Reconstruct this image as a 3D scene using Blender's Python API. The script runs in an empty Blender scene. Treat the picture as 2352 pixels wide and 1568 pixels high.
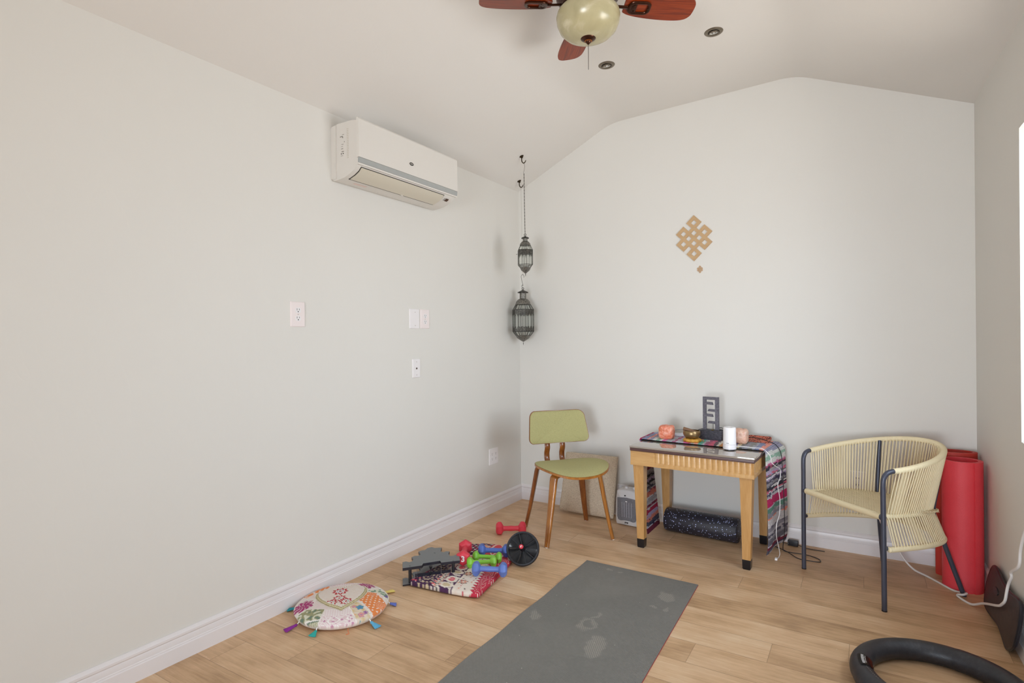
import bpy, bmesh, math, random
from mathutils import Vector, Matrix, noise as mnoise
import numpy as np
PI = math.pi
rnd = random.Random(7)
scene = bpy.context.scene
COL = scene.collection

# ------------------------------------------------------------------ camera
W_IMG = 2352
F_PX, YAW, PITCH, ROLL = 1296.2, 0.55724, -0.0021, -0.00987
CAM = Vector((2.32646, -3.85241, 1.26))
cy_, sy_ = math.cos(YAW), math.sin(YAW)
fwd = Vector((-sy_*math.cos(PITCH), cy_*math.cos(PITCH), math.sin(PITCH)))
rgt = Vector((cy_, sy_, 0)); upv = rgt.cross(fwd)
c_, s_ = math.cos(ROLL), math.sin(ROLL)
R_ = c_*rgt + s_*upv; U_ = -s_*rgt + c_*upv
cam_d = bpy.data.cameras.new('camera'); cam = bpy.data.objects.new('camera', cam_d); COL.objects.link(cam)
cam_d.sensor_width = 36; cam_d.lens = F_PX/W_IMG*36; cam_d.clip_start = .02
mw = Matrix((R_, U_, -fwd)).transposed().to_4x4(); mw.translation = CAM
cam.matrix_world = mw
scene.camera = cam

# ------------------------------------------------------------------ world, lights, exposure
def lin(c):
    if isinstance(c, str):
        c = tuple(int(c[i:i+2], 16)/255 for i in (0, 2, 4))
    return tuple((x/12.92 if x <= .04045 else ((x+.055)/1.055)**2.4) for x in c)
world = bpy.data.worlds.new('world'); scene.world = world; world.use_nodes = True
wn = world.node_tree; bg = wn.nodes['Background']
tc = wn.nodes.new('ShaderNodeTexCoord'); sp = wn.nodes.new('ShaderNodeSeparateXYZ'); rp = wn.nodes.new('ShaderNodeValToRGB')
wn.links.new(tc.outputs['Generated'], sp.inputs[0])
mp = wn.nodes.new('ShaderNodeMapRange'); mp.inputs['From Min'].default_value = -1; wn.links.new(sp.outputs['Z'], mp.inputs['Value'])
wn.links.new(mp.outputs[0], rp.inputs[0])
rp.color_ramp.elements[0].position = .47; rp.color_ramp.elements[0].color = (.55, .47, .38, 1)
rp.color_ramp.elements[1].position = .53; rp.color_ramp.elements[1].color = (.72, .86, 1, 1)
wn.links.new(rp.outputs[0], bg.inputs[0]); bg.inputs[1].default_value = 1.6

def area(name, loc, direction, sx, sy, power, color, spread=180):
    l = bpy.data.lights.new(name, 'AREA'); l.shape = 'RECTANGLE'; l.size = sx; l.size_y = sy
    l.energy = power; l.color = color; l.spread = math.radians(spread)
    o = bpy.data.objects.new(name, l); COL.objects.link(o); o.location = loc
    o.rotation_euler = Vector(direction).to_track_quat('-Z', 'Z').to_euler()
    return o
# daylight outside the sliding door behind the camera and outside the window in the right wall
area('door_daylight', (2.0, -7.1, .95), (-.06, 1, -.04), 1.9, 1.7, 42, (.74, .86, 1), 85)
area('door_ground_bounce', (2.0, -7.2, .3), (-.06, 1, .45), 1.9, 1.2, 42, (1, .94, .86), 110)
area('window_daylight', (3.6, -1.55, 1.5), (-1, .18, -.35), 1.6, 1.5, 40, (.76, .88, 1), 150)
area('window_ground_bounce', (3.6, -1.55, .8), (-1, .18, .8), 1.6, .9, 32, (1, .94, .86), 150)
scene.cycles.max_bounces = 14; scene.cycles.diffuse_bounces = 10; scene.cycles.transparent_max_bounces = 16
scene.view_settings.view_transform = 'Standard'; scene.view_settings.look = 'None'
scene.view_settings.gamma = 1; scene.view_settings.use_curve_mapping = False
scene.view_settings.exposure = 0.10

# ------------------------------------------------------------------ material helpers
class NT:
    def __init__(s, name):
        s.m = bpy.data.materials.new(name); s.m.use_nodes = True; s.t = s.m.node_tree
        s.b = s.t.nodes['Principled BSDF']; s.out = s.t.nodes['Material Output']
    def n(s, typ, **kw):
        nd = s.t.nodes.new('ShaderNode'+typ)
        for k, v in kw.items(): setattr(nd, k, v)
        return nd
    def l(s, a, b): s.t.links.new(a, b)
    def v(s, sock, x):
        if hasattr(x, 'default_value') or hasattr(x, 'is_linked'): s.l(x, sock)
        else: sock.default_value = x
    def math(s, op, a, b=0.0, c=None):
        nd = s.n('Math', operation=op); s.v(nd.inputs[0], a); s.v(nd.inputs[1], b)
        if c is not None: s.v(nd.inputs[2], c)
        return nd.outputs[0]
    def coord(s, kind='Object'): return s.n('TexCoord').outputs[kind]
    def mapping(s, vec, sc=(1, 1, 1), loc=(0, 0, 0)):
        nd = s.n('Mapping'); s.l(vec, nd.inputs[0]); nd.inputs['Scale'].default_value = sc; nd.inputs['Location'].default_value = loc
        return nd.outputs[0]
    def noise(s, vec, scale, detail=3, rough=.5, dist=0):
        nd = s.n('TexNoise'); s.l(vec, nd.inputs['Vector']); nd.inputs['Scale'].default_value = scale
        nd.inputs['Detail'].default_value = detail; nd.inputs['Roughness'].default_value = rough; nd.inputs['Distortion'].default_value = dist
        return nd.outputs[0]
    def ramp(s, fac, els):
        nd = s.n('ValToRGB'); s.l(fac, nd.inputs[0]); e = nd.color_ramp.elements
        while len(e) < len(els): e.new(.5)
        for i, (p, c) in enumerate(els):
            e[i].position = p; e[i].color = (*lin(c), 1) if not isinstance(c, (float, int)) else (c, c, c, 1)
        return nd.outputs[0]
    def mix(s, fac, a, b, mode='MIX'):
        nd = s.n('Mix', data_type='RGBA', blend_type=mode)
        s.v(nd.inputs[0], fac)
        for i, x in ((6, a), (7, b)):
            if isinstance(x, tuple): nd.inputs[i].default_value = (*x[:3], 1)
            else: s.l(x, nd.inputs[i])
        return nd.outputs[2]
    def bump(s, h, dist=.002, strength=1):
        nd = s.n('Bump'); s.l(h, nd.inputs['Height']); nd.inputs['Distance'].default_value = dist; nd.inputs['Strength'].default_value = strength
        s.l(nd.outputs[0], s.b.inputs['Normal'])
    def base(s, c):
        if isinstance(c, (str, tuple)): s.b.inputs['Base Color'].default_value = (*lin(c), 1)
        else: s.l(c, s.b.inputs['Base Color'])
        return s
    def set(s, **kw):
        for k, v in kw.items(): s.b.inputs[k.replace('_', ' ')].default_value = v
        return s

def plain(name, c, rough=.5, metal=0, var=.06, scale=30, bump=0, bscale=200, **kw):
    """plain colour broken up by a little procedural noise"""
    t = NT(name); co = t.coord()
    n = t.noise(co, scale, 3)
    base = lin(c); lo = tuple(x*(1-var) for x in base); hi = tuple(min(1, x*(1+var)) for x in base)
    t.base(t.mix(n, lo, hi)); t.set(Roughness=rough, Metallic=metal, **kw)
    if bump: t.bump(t.noise(co, bscale, 2), bump)
    return t.m

def wood(name, c1, c2, rough=.35, axis=0, scale=1.0, coat=0):
    t = NT(name); co = t.coord()
    sc = [9*scale]*3; sc[axis] = 1.0*scale
    v = t.mapping(co, tuple(s*2.2 for s in sc))
    n = t.noise(v, 3, 6, .6, .6); n2 = t.noise(t.mapping(co, tuple(s*9 for s in sc)), 4, 3, .6)
    f = t.math('ADD', t.math('MULTIPLY', n, .7), t.math('MULTIPLY', n2, .3))
    t.base(t.ramp(f, [(.32, c1), (.68, c2)])); t.set(Roughness=rough); t.b.inputs['Coat Weight'].default_value = coat
    t.b.inputs['Coat Roughness'].default_value = .15
    t.bump(n2, .0003)
    return t.m

def attr_mat(name, rough=.85, bump=.0006, bscale=400, sheen=0):
    t = NT(name); a = t.n('Attribute'); a.attribute_name = 'Col'; co = t.coord()
    n = t.noise(co, bscale, 2)
    t.base(t.mix(t.math('MULTIPLY', n, .35), a.outputs['Color'], (.0, .0, .0), 'MIX'))
    t.l(t.mix(.5, t.mix(t.math('MULTIPLY', n, .2), a.outputs['Color'], (.0, .0, .0)), a.outputs['Color']), t.b.inputs['Base Color'])
    t.set(Roughness=rough)
    if bump: t.bump(n, bump)
    return t.m

# ------------------------------------------------------------------ geometry helpers
def B(): return bmesh.new()

def rotz(a): return Matrix.Rotation(a, 4, 'Z')
def frame(loc, x, y):
    x = Vector(x).normalized(); y = Vector(y); z = x.cross(y).normalized(); y = z.cross(x)
    m = Matrix((x, y, z)).transposed().to_4x4(); m.translation = Vector(loc); return m

def box(bm, c, s, M=None, bev=0, seg=2):
    r = bmesh.ops.create_cube(bm, size=1)
    vs = r['verts']
    m = Matrix.Translation(c) @ Matrix.Diagonal((*s, 1))
    bmesh.ops.transform(bm, matrix=m, verts=vs)
    if bev:
        es = {e for v in vs for e in v.link_edges}
        g = bmesh.ops.bevel(bm, geom=list(es), offset=bev, segments=seg, profile=.6, affect='EDGES')
        vs = list({v for v in g['verts']} | {v for v in vs if v.is_valid})
        vs = list({v for f in g['faces'] for v in f.verts} | {v for v in vs if v.is_valid})
        seen = set(vs); st = list(vs)
        while st:
            v = st.pop()
            for e in v.link_edges:
                o = e.other_vert(v)
                if o not in seen: seen.add(o); st.append(o)
        vs = list(seen)
    if M: bmesh.ops.transform(bm, matrix=M, verts=vs)
    return vs

def loft(bm, rings, closed=True, cap=True, cyc=False):
    """rings: list of lists of Vectors, all the same length"""
    R = [[bm.verts.new(p) for p in r] for r in rings]
    n = len(R[0]); k = len(R)
    for i in range(k if cyc else k-1):
        a, b = R[i], R[(i+1) % k]
        for j in range(n if closed else n-1):
            j2 = (j+1) % n
            try: bm.faces.new((a[j], a[j2], b[j2], b[j]))
            except ValueError: pass
    if cap and not cyc and closed:
        bm.faces.new(list(reversed(R[0]))); bm.faces.new(R[-1])
    return [v for r in R for v in r]

def tube(bm, pts, r, seg=8, cyc=False, sq=1.0, up=None, cap=True):
    pts = [Vector(p) for p in pts]; n = len(pts)
    tang = []
    for i in range(n):
        a = pts[(i-1) % n] if (cyc or i > 0) else pts[i]; b = pts[(i+1) % n] if (cyc or i < n-1) else pts[i]
        d = (b-a); tang.append(d.normalized() if d.length > 1e-9 else Vector((0, 0, 1)))
    t0 = tang[0]
    ref = Vector(up) if up else (Vector((0, 0, 1)) if abs(t0.z) < .9 else Vector((1, 0, 0)))
    nrm = (ref - t0*ref.dot(t0)).normalized()
    rings = []
    for i in range(n):
        t = tang[i]; nrm = (nrm - t*nrm.dot(t))
        nrm = nrm.normalized() if nrm.length > 1e-6 else t.orthogonal().normalized()
        bn = t.cross(nrm)
        rr = r[i] if isinstance(r, (list, tuple)) else r
        rings.append([pts[i] + nrm*(math.cos(2*PI*k/seg)*rr*sq) + bn*(math.sin(2*PI*k/seg)*rr) for k in range(seg)])
    return loft(bm, rings, cyc=cyc, cap=cap)

def lathe(bm, prof, seg=32, M=None, closed_prof=False):
    rings = []
    for k in range(seg):
        a = 2*PI*k/seg
        rings.append([Vector((r*math.cos(a), r*math.sin(a), z)) for r, z in prof])
    R = [[bm.verts.new(p) for p in r] for r in rings]
    m = len(prof)
    for k in range(seg):
        a, b = R[k], R[(k+1) % seg]
        for j in range(m if closed_prof else m-1):
            j2 = (j+1) % m
            bm.faces.new((a[j], b[j], b[j2], a[j2]))
    vs = [v for r in R for v in r]
    if not closed_prof:
        if prof[0][0] > 1e-6: bm.faces.new([R[k][0] for k in reversed(range(seg))])
        if prof[-1][0] > 1e-6: bm.faces.new([R[k][-1] for k in range(seg)])
    if M: bmesh.ops.transform(bm, matrix=M, verts=vs)
    return vs

def prism(bm, outline, d0, d1, M=None, bev=0):
    """extrude an outline (x,y) from z=d0 to z=d1"""
    a = [bm.verts.new((x, y, d0)) for x, y in outline]; b = [bm.verts.new((x, y, d1)) for x, y in outline]
    n = len(a); fs = [bm.faces.new(list(reversed(a))), bm.faces.new(b)]
    for i in range(n): fs.append(bm.faces.new((a[i], a[(i+1) % n], b[(i+1) % n], b[i])))
    if bev:
        es = [e for e in set(fs[0].edges) | set(fs[1].edges)]
        bmesh.ops.bevel(bm, geom=es, offset=bev, segments=2, profile=.6, affect='EDGES')
        vs = bm.verts[:]
    else: vs = a+b
    if M: bmesh.ops.transform(bm, matrix=M, verts=vs)
    return vs

def slab(bm, outline, warp, n=8, th=(1, 1), power=1.0):
    """pillow-like solid: concentric rings of an outline; warp(u,v,t,side) -> Vector, t=0 centre .. 1 rim, side +1 top/-1 bottom"""
    m = len(outline); cx = sum(p[0] for p in outline)/m; cy = sum(p[1] for p in outline)/m
    def ringset(side):
        rs = []
        for i in range(1, n+1):
            t = i/n
            rs.append([bm.verts.new(warp(cx+(x-cx)*t, cy+(y-cy)*t, t, side)) for x, y in outline])
        c = bm.verts.new(warp(cx, cy, 0, side))
        for j in range(m):
            j2 = (j+1) % m
            f = (c, rs[0][j], rs[0][j2]); bm.faces.new(f if side > 0 else f[::-1])
            for i in range(n-1):
                f = (rs[i][j], rs[i+1][j], rs[i+1][j2], rs[i][j2]); bm.faces.new(f if side > 0 else f[::-1])
        return rs[-1]
    a = ringset(1); b = ringset(-1)
    for j in range(m):
        j2 = (j+1) % m
        bm.faces.new((a[j2], a[j], b[j], b[j2]))

def rrect(w, h, r, seg=6, cx=0, cy=0):
    pts = []
    for sx, sy, a0 in ((1, 1, 0), (-1, 1, 90), (-1, -1, 180), (1, -1, 270)):
        for k in range(seg+1):
            a = math.radians(a0+90*k/seg)
            pts.append((cx+sx*(w/2-r)+r*math.cos(a), cy+sy*(h/2-r)+r*math.sin(a)))
    return pts

def arc(c, r, a0, a1, n):
    return [(c[0]+r*math.cos(math.radians(a0+(a1-a0)*i/n)), c[1]+r*math.sin(math.radians(a0+(a1-a0)*i/n))) for i in range(n+1)]

def spline(pts, n=8, cyc=False):
    pts = [Vector(p) for p in pts]; out = []; m = len(pts)
    rng = range(m) if cyc else range(m-1)
    for i in rng:
        p0 = pts[(i-1) % m] if (cyc or i > 0) else pts[0]; p1 = pts[i]; p2 = pts[(i+1) % m]
        p3 = pts[(i+2) % m] if (cyc or i < m-2) else pts[-1]
        for k in range(n):
            t = k/n
            out.append(.5*((2*p1)+(-p0+p2)*t+(2*p0-5*p1+4*p2-p3)*t*t+(-p0+3*p1-3*p2+p3)*t**3))
    if not cyc: out.append(pts[-1])
    return out

def obj(name, bm, mat, parent=None, loc=None, ang=40, rot=None, smooth=True, weld=0):
    if weld: bmesh.ops.remove_doubles(bm, verts=bm.verts[:], dist=weld)
    bmesh.ops.recalc_face_normals(bm, faces=bm.faces[:])
    if smooth:
        for f in bm.faces: f.smooth = True
        lim = math.radians(ang)
        for e in bm.edges:
            e.smooth = not (len(e.link_faces) == 2 and e.calc_face_angle(0) > lim)
    me = bpy.data.meshes.new(name); bm.to_mesh(me); bm.free()
    o = bpy.data.objects.new(name, me); COL.objects.link(o)
    for m in (mat if isinstance(mat, (list, tuple)) else [mat]): me.materials.append(m)
    if parent: o.parent = parent
    if loc is not None: o.location = loc
    if rot is not None: o.rotation_euler = rot
    return o

def paint(o, fn):
    """per-vertex surface pattern; fn(local co) -> linear rgb"""
    a = o.data.color_attributes.new('Col', 'FLOAT_COLOR', 'POINT')
    buf = []
    for v in o.data.vertices: buf.extend((*fn(v.co), 1))
    a.data.foreach_set('color', buf)

def tag(o, label, cat, group=None, kind=None):
    o['label'] = label; o['category'] = cat
    if group: o['group'] = group
    if kind: o['kind'] = kind
    return o
def thing(name, label, cat, loc=(0, 0, 0), rz=0, group=None):
    o = bpy.data.objects.new(name, None); COL.objects.link(o); o.empty_display_size = .1
    o.location = loc; o.rotation_euler = (0, 0, rz)
    return tag(o, label, cat, group)
def struct(name, bm, m, **kw):
    o = obj(name, bm, m, **kw); o['kind'] = 'structure'; return o
def copy_tree(o, parent=None):
    c = o.copy(); COL.objects.link(c); c.parent = parent
    for ch in list(o.children): copy_tree(ch, c)
    return c
def text_mesh(name, s, size, mat, parent, M, extrude=.0002, bold=0):
    cu = bpy.data.curves.new(name, 'FONT'); cu.body = s; cu.size = size; cu.extrude = extrude; cu.offset = bold
    cu.align_x = 'CENTER'; cu.align_y = 'CENTER'
    o = bpy.data.objects.new(name, cu); COL.objects.link(o)
    bpy.context.view_layer.update()
    me = bpy.data.meshes.new_from_object(o); bpy.data.objects.remove(o)
    r = bpy.data.objects.new(name, me); COL.objects.link(r); me.materials.clear(); me.materials.append(mat)
    me.transform(M)
    if parent: r.parent = parent
    return r
def inpoly(x, y, P):
    c = False; j = len(P)-1
    for i in range(len(P)):
        xi, yi = P[i]; xj, yj = P[j]
        if (yi > y) != (yj > y) and x < (xj-xi)*(y-yi)/(yj-yi)+xi: c = not c
        j = i
    return c
def edge_dist(x, y, P):
    best = 9
    for i in range(len(P)):
        x1, y1 = P[i]; x2, y2 = P[(i+1) % len(P)]
        dx, dy = x2-x1, y2-y1; t = max(0, min(1, ((x-x1)*dx+(y-y1)*dy)/(dx*dx+dy*dy+1e-12)))
        best = min(best, math.hypot(x-x1-t*dx, y-y1-t*dy))
    return best

# ------------------------------------------------------------------ common materials
def wall_mat(name, c, b=.0012):
    t = NT(name); co = t.coord()
    n1 = t.noise(co, 2.2, 4, .55); n2 = t.noise(co, 60, 2)
    bs = lin(c)
    t.base(t.mix(n1, tuple(x*.985 for x in bs), tuple(x*1.015 for x in bs)))
    t.set(Roughness=.62); t.b.inputs['Specular IOR Level'].default_value = .3
    tr = t.noise(t.mapping(co, (3, 3, 1.3)), 1.6, 2, .4, 1.5)
    h = t.math('ADD', t.math('MULTIPLY', t.ramp(tr, [(.49, 0.0), (.5, 1.0)]), .25), t.math('MULTIPLY', n2, .5))
    t.bump(h, b*.35)
    return t.m
M_WALL = wall_mat('wall_paint', 'D9D7D2')
M_CEIL = wall_mat('ceiling_paint', 'DCD9D5')
M_TRIM = plain('trim_paint', 'E0DCDD', .35, var=.01)
M_PLATE = plain('white_plastic_plate', 'E6E3E4', .35, var=.01)
M_PLATE2 = plain('pinkish_white_plate', 'E8DEDD', .35, var=.01)
M_DARK = plain('dark_slot', '2A2522', .6)
M_BLACK = plain('black_plastic', '1C1C22', .42, var=.1)
M_WHITEP = plain('white_plastic', 'F2F1F2', .3, var=.01)

# ------------------------------------------------------------------ room shell
WX = 2.834; EL = 2.44; YR = -6.6; RROT = .0179; ER = 2.493
def crease(p0, p1, p2, d=.09, n=5):
    p0, p1, p2 = Vector(p0), Vector(p1), Vector(p2)
    a = p1+(p0-p1).normalized()*d; b = p1+(p2-p1).normalized()*d
    return [tuple(a*(1-t)**2+p1*2*t*(1-t)+b*t*t) for t in [i/n for i in range(n+1)]]
EDGE_R = (3.02, ER-(3.02-WX)*.429)
prof = [(0, EL)] + crease((0, EL), (.788, 2.822), (1.98, 2.86)) + crease((.788, 2.822), (1.98, 2.86), (WX, ER)) + [EDGE_R]
def ceil_z(x):
    for (x1, z1), (x2, z2) in zip(prof, prof[1:]):
        if x1 <= x <= x2: return z1+(z2-z1)*(x-x1)/(x2-x1)
    return EL

# floor planks
t = NT('oak_plank_floor'); co = t.coord(); sx = t.n('SeparateXYZ'); t.l(co, sx.inputs[0]); X, Y = sx.outputs[0], sx.outputs[1]
ry = t.math('DIVIDE', t.math('ADD', Y, 2.593), .159); row = t.math('FLOOR', ry); fy = t.math('FRACT', ry)
ux = t.math('DIVIDE', t.math('SUBTRACT', t.math('SUBTRACT', X, .108), t.math('MULTIPLY', row, .27)), 1.3)
colm = t.math('FLOOR', ux); fx = t.math('FRACT', ux)
pid = t.math('ADD', t.math('MULTIPLY', row, 7.31), t.math('MULTIPLY', colm, 3.77))
wn_ = t.n('TexWhiteNoise', noise_dimensions='1D'); t.l(pid, wn_.inputs['W']); rv = wn_.outputs['Value']
cmb = t.n('CombineXYZ')
t.l(t.math('ADD', X, t.math('MULTIPLY', rv, 13.0)), cmb.inputs[0]); t.l(t.math('ADD', Y, t.math('MULTIPLY', rv, 5.0)), cmb.inputs[1]); t.l(rv, cmb.inputs[2])
g = t.mapping(cmb.outputs[0], (1.3, 9, 3))
big = t.noise(g, 1.6, 3, .5, .4)
rings = t.n('TexWave', wave_type='BANDS', bands_direction='Y', wave_profile='SAW'); t.l(g, rings.inputs['Vector'])
rings.inputs['Scale'].default_value = 1.1; rings.inputs['Distortion'].default_value = 14; rings.inputs['Detail'].default_value = 3; rings.inputs['Detail Scale'].default_value = .55; rings.inputs['Detail Roughness'].default_value = .55
fine = t.noise(t.mapping(cmb.outputs[0], (3, 48, 3)), 3, 5, .7)
blot = t.noise(t.mapping(cmb.outputs[0], (1.5, 3, 1)), 3.2, 4, .55)
f = t.math('ADD', t.math('MULTIPLY', fine, .36), t.math('MULTIPLY', rings.outputs['Fac'], .07))
f = t.math('ADD', f, t.math('MULTIPLY', blot, .62))
f = t.math('ADD', f, t.math('MULTIPLY', t.math('SUBTRACT', rv, .5), .22))
colr = t.ramp(f, [(.24, '9C7C5C'), (.42, 'BE9B76'), (.58, 'D2AF8A'), (.78, 'E0C5A4')])
sy = t.math('LESS_THAN', t.math('MINIMUM', fy, t.math('SUBTRACT', 1, fy)), .0085)
sxm = t.math('LESS_THAN', t.math('MINIMUM', fx, t.math('SUBTRACT', 1, fx)), .0009)
seam = t.math('MAXIMUM', sy, sxm)
dust = t.ramp(t.noise(co, 1.8, 4, .6), [(.55, 0.0), (.8, 1.0)])
colr = t.mix(t.math('MULTIPLY', dust, .10), colr, lin('C9BDB0'))
spk = t.n('TexVoronoi'); t.l(co, spk.inputs['Vector']); spk.inputs['Scale'].default_value = 26
sp2 = t.math('LESS_THAN', spk.outputs['Distance'], .045)
rc = t.n('SeparateColor'); t.l(spk.outputs['Color'], rc.inputs[0])
sp2 = t.math('MULTIPLY', sp2, t.math('GREATER_THAN', rc.outputs[0], .8))
colr = t.mix(t.math('MULTIPLY', sp2, .5), colr, lin('E8DFD0'))
t.base(t.mix(t.math('MULTIPLY', seam, .38), colr, lin('5A4028')))
t.l(t.math('ADD', .36, t.math('MULTIPLY', fine, .16)), t.b.inputs['Roughness'])
t.b.inputs['Specular IOR Level'].default_value = .42
t.bump(t.math('SUBTRACT', t.math('MULTIPLY', fine, .25), seam), .0006)
M_FLOOR = t.m
bm = B(); box(bm, (1.5, (YR+.0)/2, -.05), (3.3, -YR+.3, .1)); struct('floor', bm, M_FLOOR)

# ceiling: vaulted sheet with thickness, rounded creases
bm = B()
ys = [.0, YR]
for k in range(len(prof)-1):
    (x1, z1), (x2, z2) = prof[k], prof[k+1]
    vs = [bm.verts.new(p) for p in [(x1, 0, z1), (x2, 0, z2), (x2, YR, z2), (x1, YR, z1), (x1, 0, z1+.1), (x2, 0, z2+.1), (x2, YR, z2+.1), (x1, YR, z1+.1)]]
    a, b, c, d, e, f_, g_, h = vs
    bm.faces.new((a, b, c, d)); bm.faces.new((h, g_, f_, e)); bm.faces.new((a, e, f_, b)); bm.faces.new((d, c, g_, h))
    if k == 0: bm.faces.new((a, d, h, e))
    if k == len(prof)-2: bm.faces.new((b, f_, g_, c))
struct('ceiling', bm, M_CEIL, weld=1e-5)

bm = B(); box(bm, (-.06, YR/2, (EL+.1)/2), (.12, -YR+.24, EL+.1)); struct('wall_left', bm, M_WALL)
gab = [(-.12, 0), (-.12, EL+.1)] + [(x, z+.1) for x, z in prof] + [(3.02, 0)]
Mx = frame((0, 0, 0), (1, 0, 0), (0, 0, 1))        # local x,y -> world x,z ; local z -> -world y
bm = B(); prism(bm, gab, -.12, 0, Mx); struct('wall_back', bm, M_WALL)
# rear wall with the sliding door opening
DX0, DX1, DZ = 1.3, 2.8, 2.1
bm = B()
box(bm, ((DX0-.12)/2, YR-.06, 1.27), (DX0+.12, .12, 2.54)); box(bm, ((DX1+3.02)/2, YR-.06, 1.2), (3.02-DX1, .12, 2.4))
prism(bm, [(DX0, DZ)]+[(DX0, ceil_z(DX0)+.1)]+[(x, z+.1) for x, z in prof if DX0 < x < DX1]+[(DX1, ceil_z(DX1)+.1), (DX1, DZ)], 0, .12, frame((0, YR, 0), (1, 0, 0), (0, 0, 1)))
struct('wall_rear', bm, M_WALL)
# right wall with the window opening (local frame: origin at the back corner, -y runs towards the camera)
WY0, WY1, WZ0, WZ1 = -.913, -2.35, .84, 2.073
bm = B()
def wb(y0, y1, z0, z1): box(bm, (.07, (y0+y1)/2, (z0+z1)/2), (.14, abs(y1-y0), z1-z0))
wb(.0, WY0, 0, 2.56); wb(WY1, YR-.1, 0, 2.56); wb(WY0, WY1, 0, WZ0); wb(WY0, WY1, WZ1, 2.56)
struct('wall_right', bm, M_WALL, loc=(WX, 0, 0), rot=(0, 0, RROT), smooth=False)

# window in the right wall
t = NT('window_glass'); tr = t.n('BsdfTransparent'); gl = t.n('BsdfGlossy'); gl.inputs['Roughness'].default_value = .02
mx = t.n('MixShader'); mx.inputs[0].default_value = .06; t.l(tr.outputs[0], mx.inputs[1]); t.l(gl.outputs[0], mx.inputs[2]); t.l(mx.outputs[0], t.out.inputs[0])
M_GLASS = t.m
def window_frame(name, cy, w, z0, z1, loc, rot, depth=.05, x0=.08):
    bm = B(); f = .045
    for (yy, zz, sy_, sz_) in ((cy, z0+f/2, w, f), (cy, z1-f/2, w, f), (cy-w/2+f/2, (z0+z1)/2, f, z1-z0-2*f), (cy+w/2-f/2, (z0+z1)/2, f, z1-z0-2*f), (cy, (z0+z1)/2, f, z1-z0-2*f)):
        box(bm, (x0+depth/2, yy, zz), (depth, sy_, sz_), bev=.003)
    o = struct(name, bm, M_TRIM, loc=loc, rot=rot)
    bm = B(); box(bm, (x0+depth/2, cy, (z0+z1)/2), (.006, w-2*f, z1-z0-2*f)); obj('pane', bm, M_GLASS, o)
    return o
window_frame('window_1', (WY0+WY1)/2, abs(WY1-WY0), WZ0, WZ1, (WX, 0, 0), (0, 0, RROT))
window_frame('door_1', 0, DX1-DX0, .0, DZ, ((DX0+DX1)/2, YR, 0), (0, 0, -PI/2), x0=.02, depth=.06)

# baseboards: stepped colonial profile
BBP = [(0, 0), (.0155, 0), (.0155, .058), (.0125, .062), (.0125, .066), (.0105, .069), (.0105, .086), (.0085, .092), (.0125, .098), (.0125, .106), (.009, .112), (.0035, .1175), (0, .1175)]
def baseboard(name, a, b, inward, m0=0, m1=0, **kw):
    """run the profile from a to b; mitre offsets m0/m1 along the run"""
    a, b = Vector((*a, 0)), Vector((*b, 0)); d = (b-a).normalized(); n = Vector((*inward, 0))
    bm = B()
    loft(bm, [[a+n*p+d*(m0*p)+Vector((0, 0, z)) for p, z in BBP], [b+n*p-d*(m1*p)+Vector((0, 0, z)) for p, z in BBP]])
    return struct(name, bm, M_TRIM, ang=25, **kw)
baseboard('baseboard_left', (0, 0), (0, YR), (1, 0), 1, 0)
baseboard('baseboard_back', (WX, 0), (0, 0), (0, -1), 1, 1)
baseboard('baseboard_right', (0, YR), (0, 0), (-1, 0), 0, 1, loc=(WX, 0, 0), rot=(0, 0, RROT))

# ------------------------------------------------------------------ wall plates
def duplex(root, dy=0, mat=M_PLATE, s=1.0):
    for dz in (.0195*s, -.0195*s):
        bm = B(); prism(bm, rrect(.033*s, .027*s, .011*s, 5, dy, dz), .0, .0018, None)
        o = obj('receptacle', bm, mat, root, loc=(0, 0, .0052))
        bm = B()
        box(bm, (dy-.0065*s, dz+.004*s, .0008), (.0022*s, .0095*s, .0025)); box(bm, (dy+.0065*s, dz+.004*s, .0008), (.0022*s, .0075*s, .0025))
        lathe(bm, [(0, -.0004), (.0028*s, -.0004), (.0028*s, .0021), (0, .0021)], 12, Matrix.Translation((dy, dz-.0068*s, 0)))
        obj('slots', bm, M_DARK, o)
def plate(name, label, loc, w, h, wall='left', mat=M_PLATE, rz=0):
    # local x = along wall (to the right as seen), y = up, z = out of the wall
    root = thing(name, label, 'outlet' if 'outlet' in name else 'wall plate', loc)
    Mr = frame((0, 0, 0), (0, 1, 0), (0, 0, 1)) if wall == 'left' else frame((0, 0, 0), (1, 0, 0), (0, 0, 1))
    root.matrix_world = Matrix.Translation(loc) @ Mr @ Matrix.Rotation(rz, 4, 'Z')
    bm = B(); loft(bm, [[Vector((x, y, 0)) for x, y in rrect(w, h, .003)], [Vector((x, y, .003)) for x, y in rrect(w, h, .003)], [Vector((x, y, .0058)) for x, y in rrect(w-.007, h-.007, .003)]])
    obj('cover_plate', bm, mat, root, ang=20)
    return root
def screw(root, x, y, z=.0058):
    bm = B(); lathe(bm, [(0, 0), (.003, 0), (.0028, .0009), (0, .0012)], 12, Matrix.Translation((x, y, z))); obj('screw', bm, M_SLOTGREY, root)
M_SLOTGREY = plain('screw_head', 'B9B2AE', .4)
r = plate('wall_outlet', 'oversized white duplex outlet on the left wall, leftmost of the wall plates', (0, -2.082, 1.396), .082, .121, mat=M_PLATE2)
duplex(r, 0, M_PLATE, 1.0); screw(r, 0, 0)
r = plate('blank_wall_plate', 'blank white cover plate on the left wall beside a duplex outlet', (0, -1.246, 1.397), .088, .120, mat=M_PLATE)
screw(r, .004, .040); screw(r, .004, -.041)
r = plate('wall_outlet', 'white duplex outlet on the left wall touching a blank cover plate', (0, -1.150, 1.398), .084, .118, mat=M_PLATE2)
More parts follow.
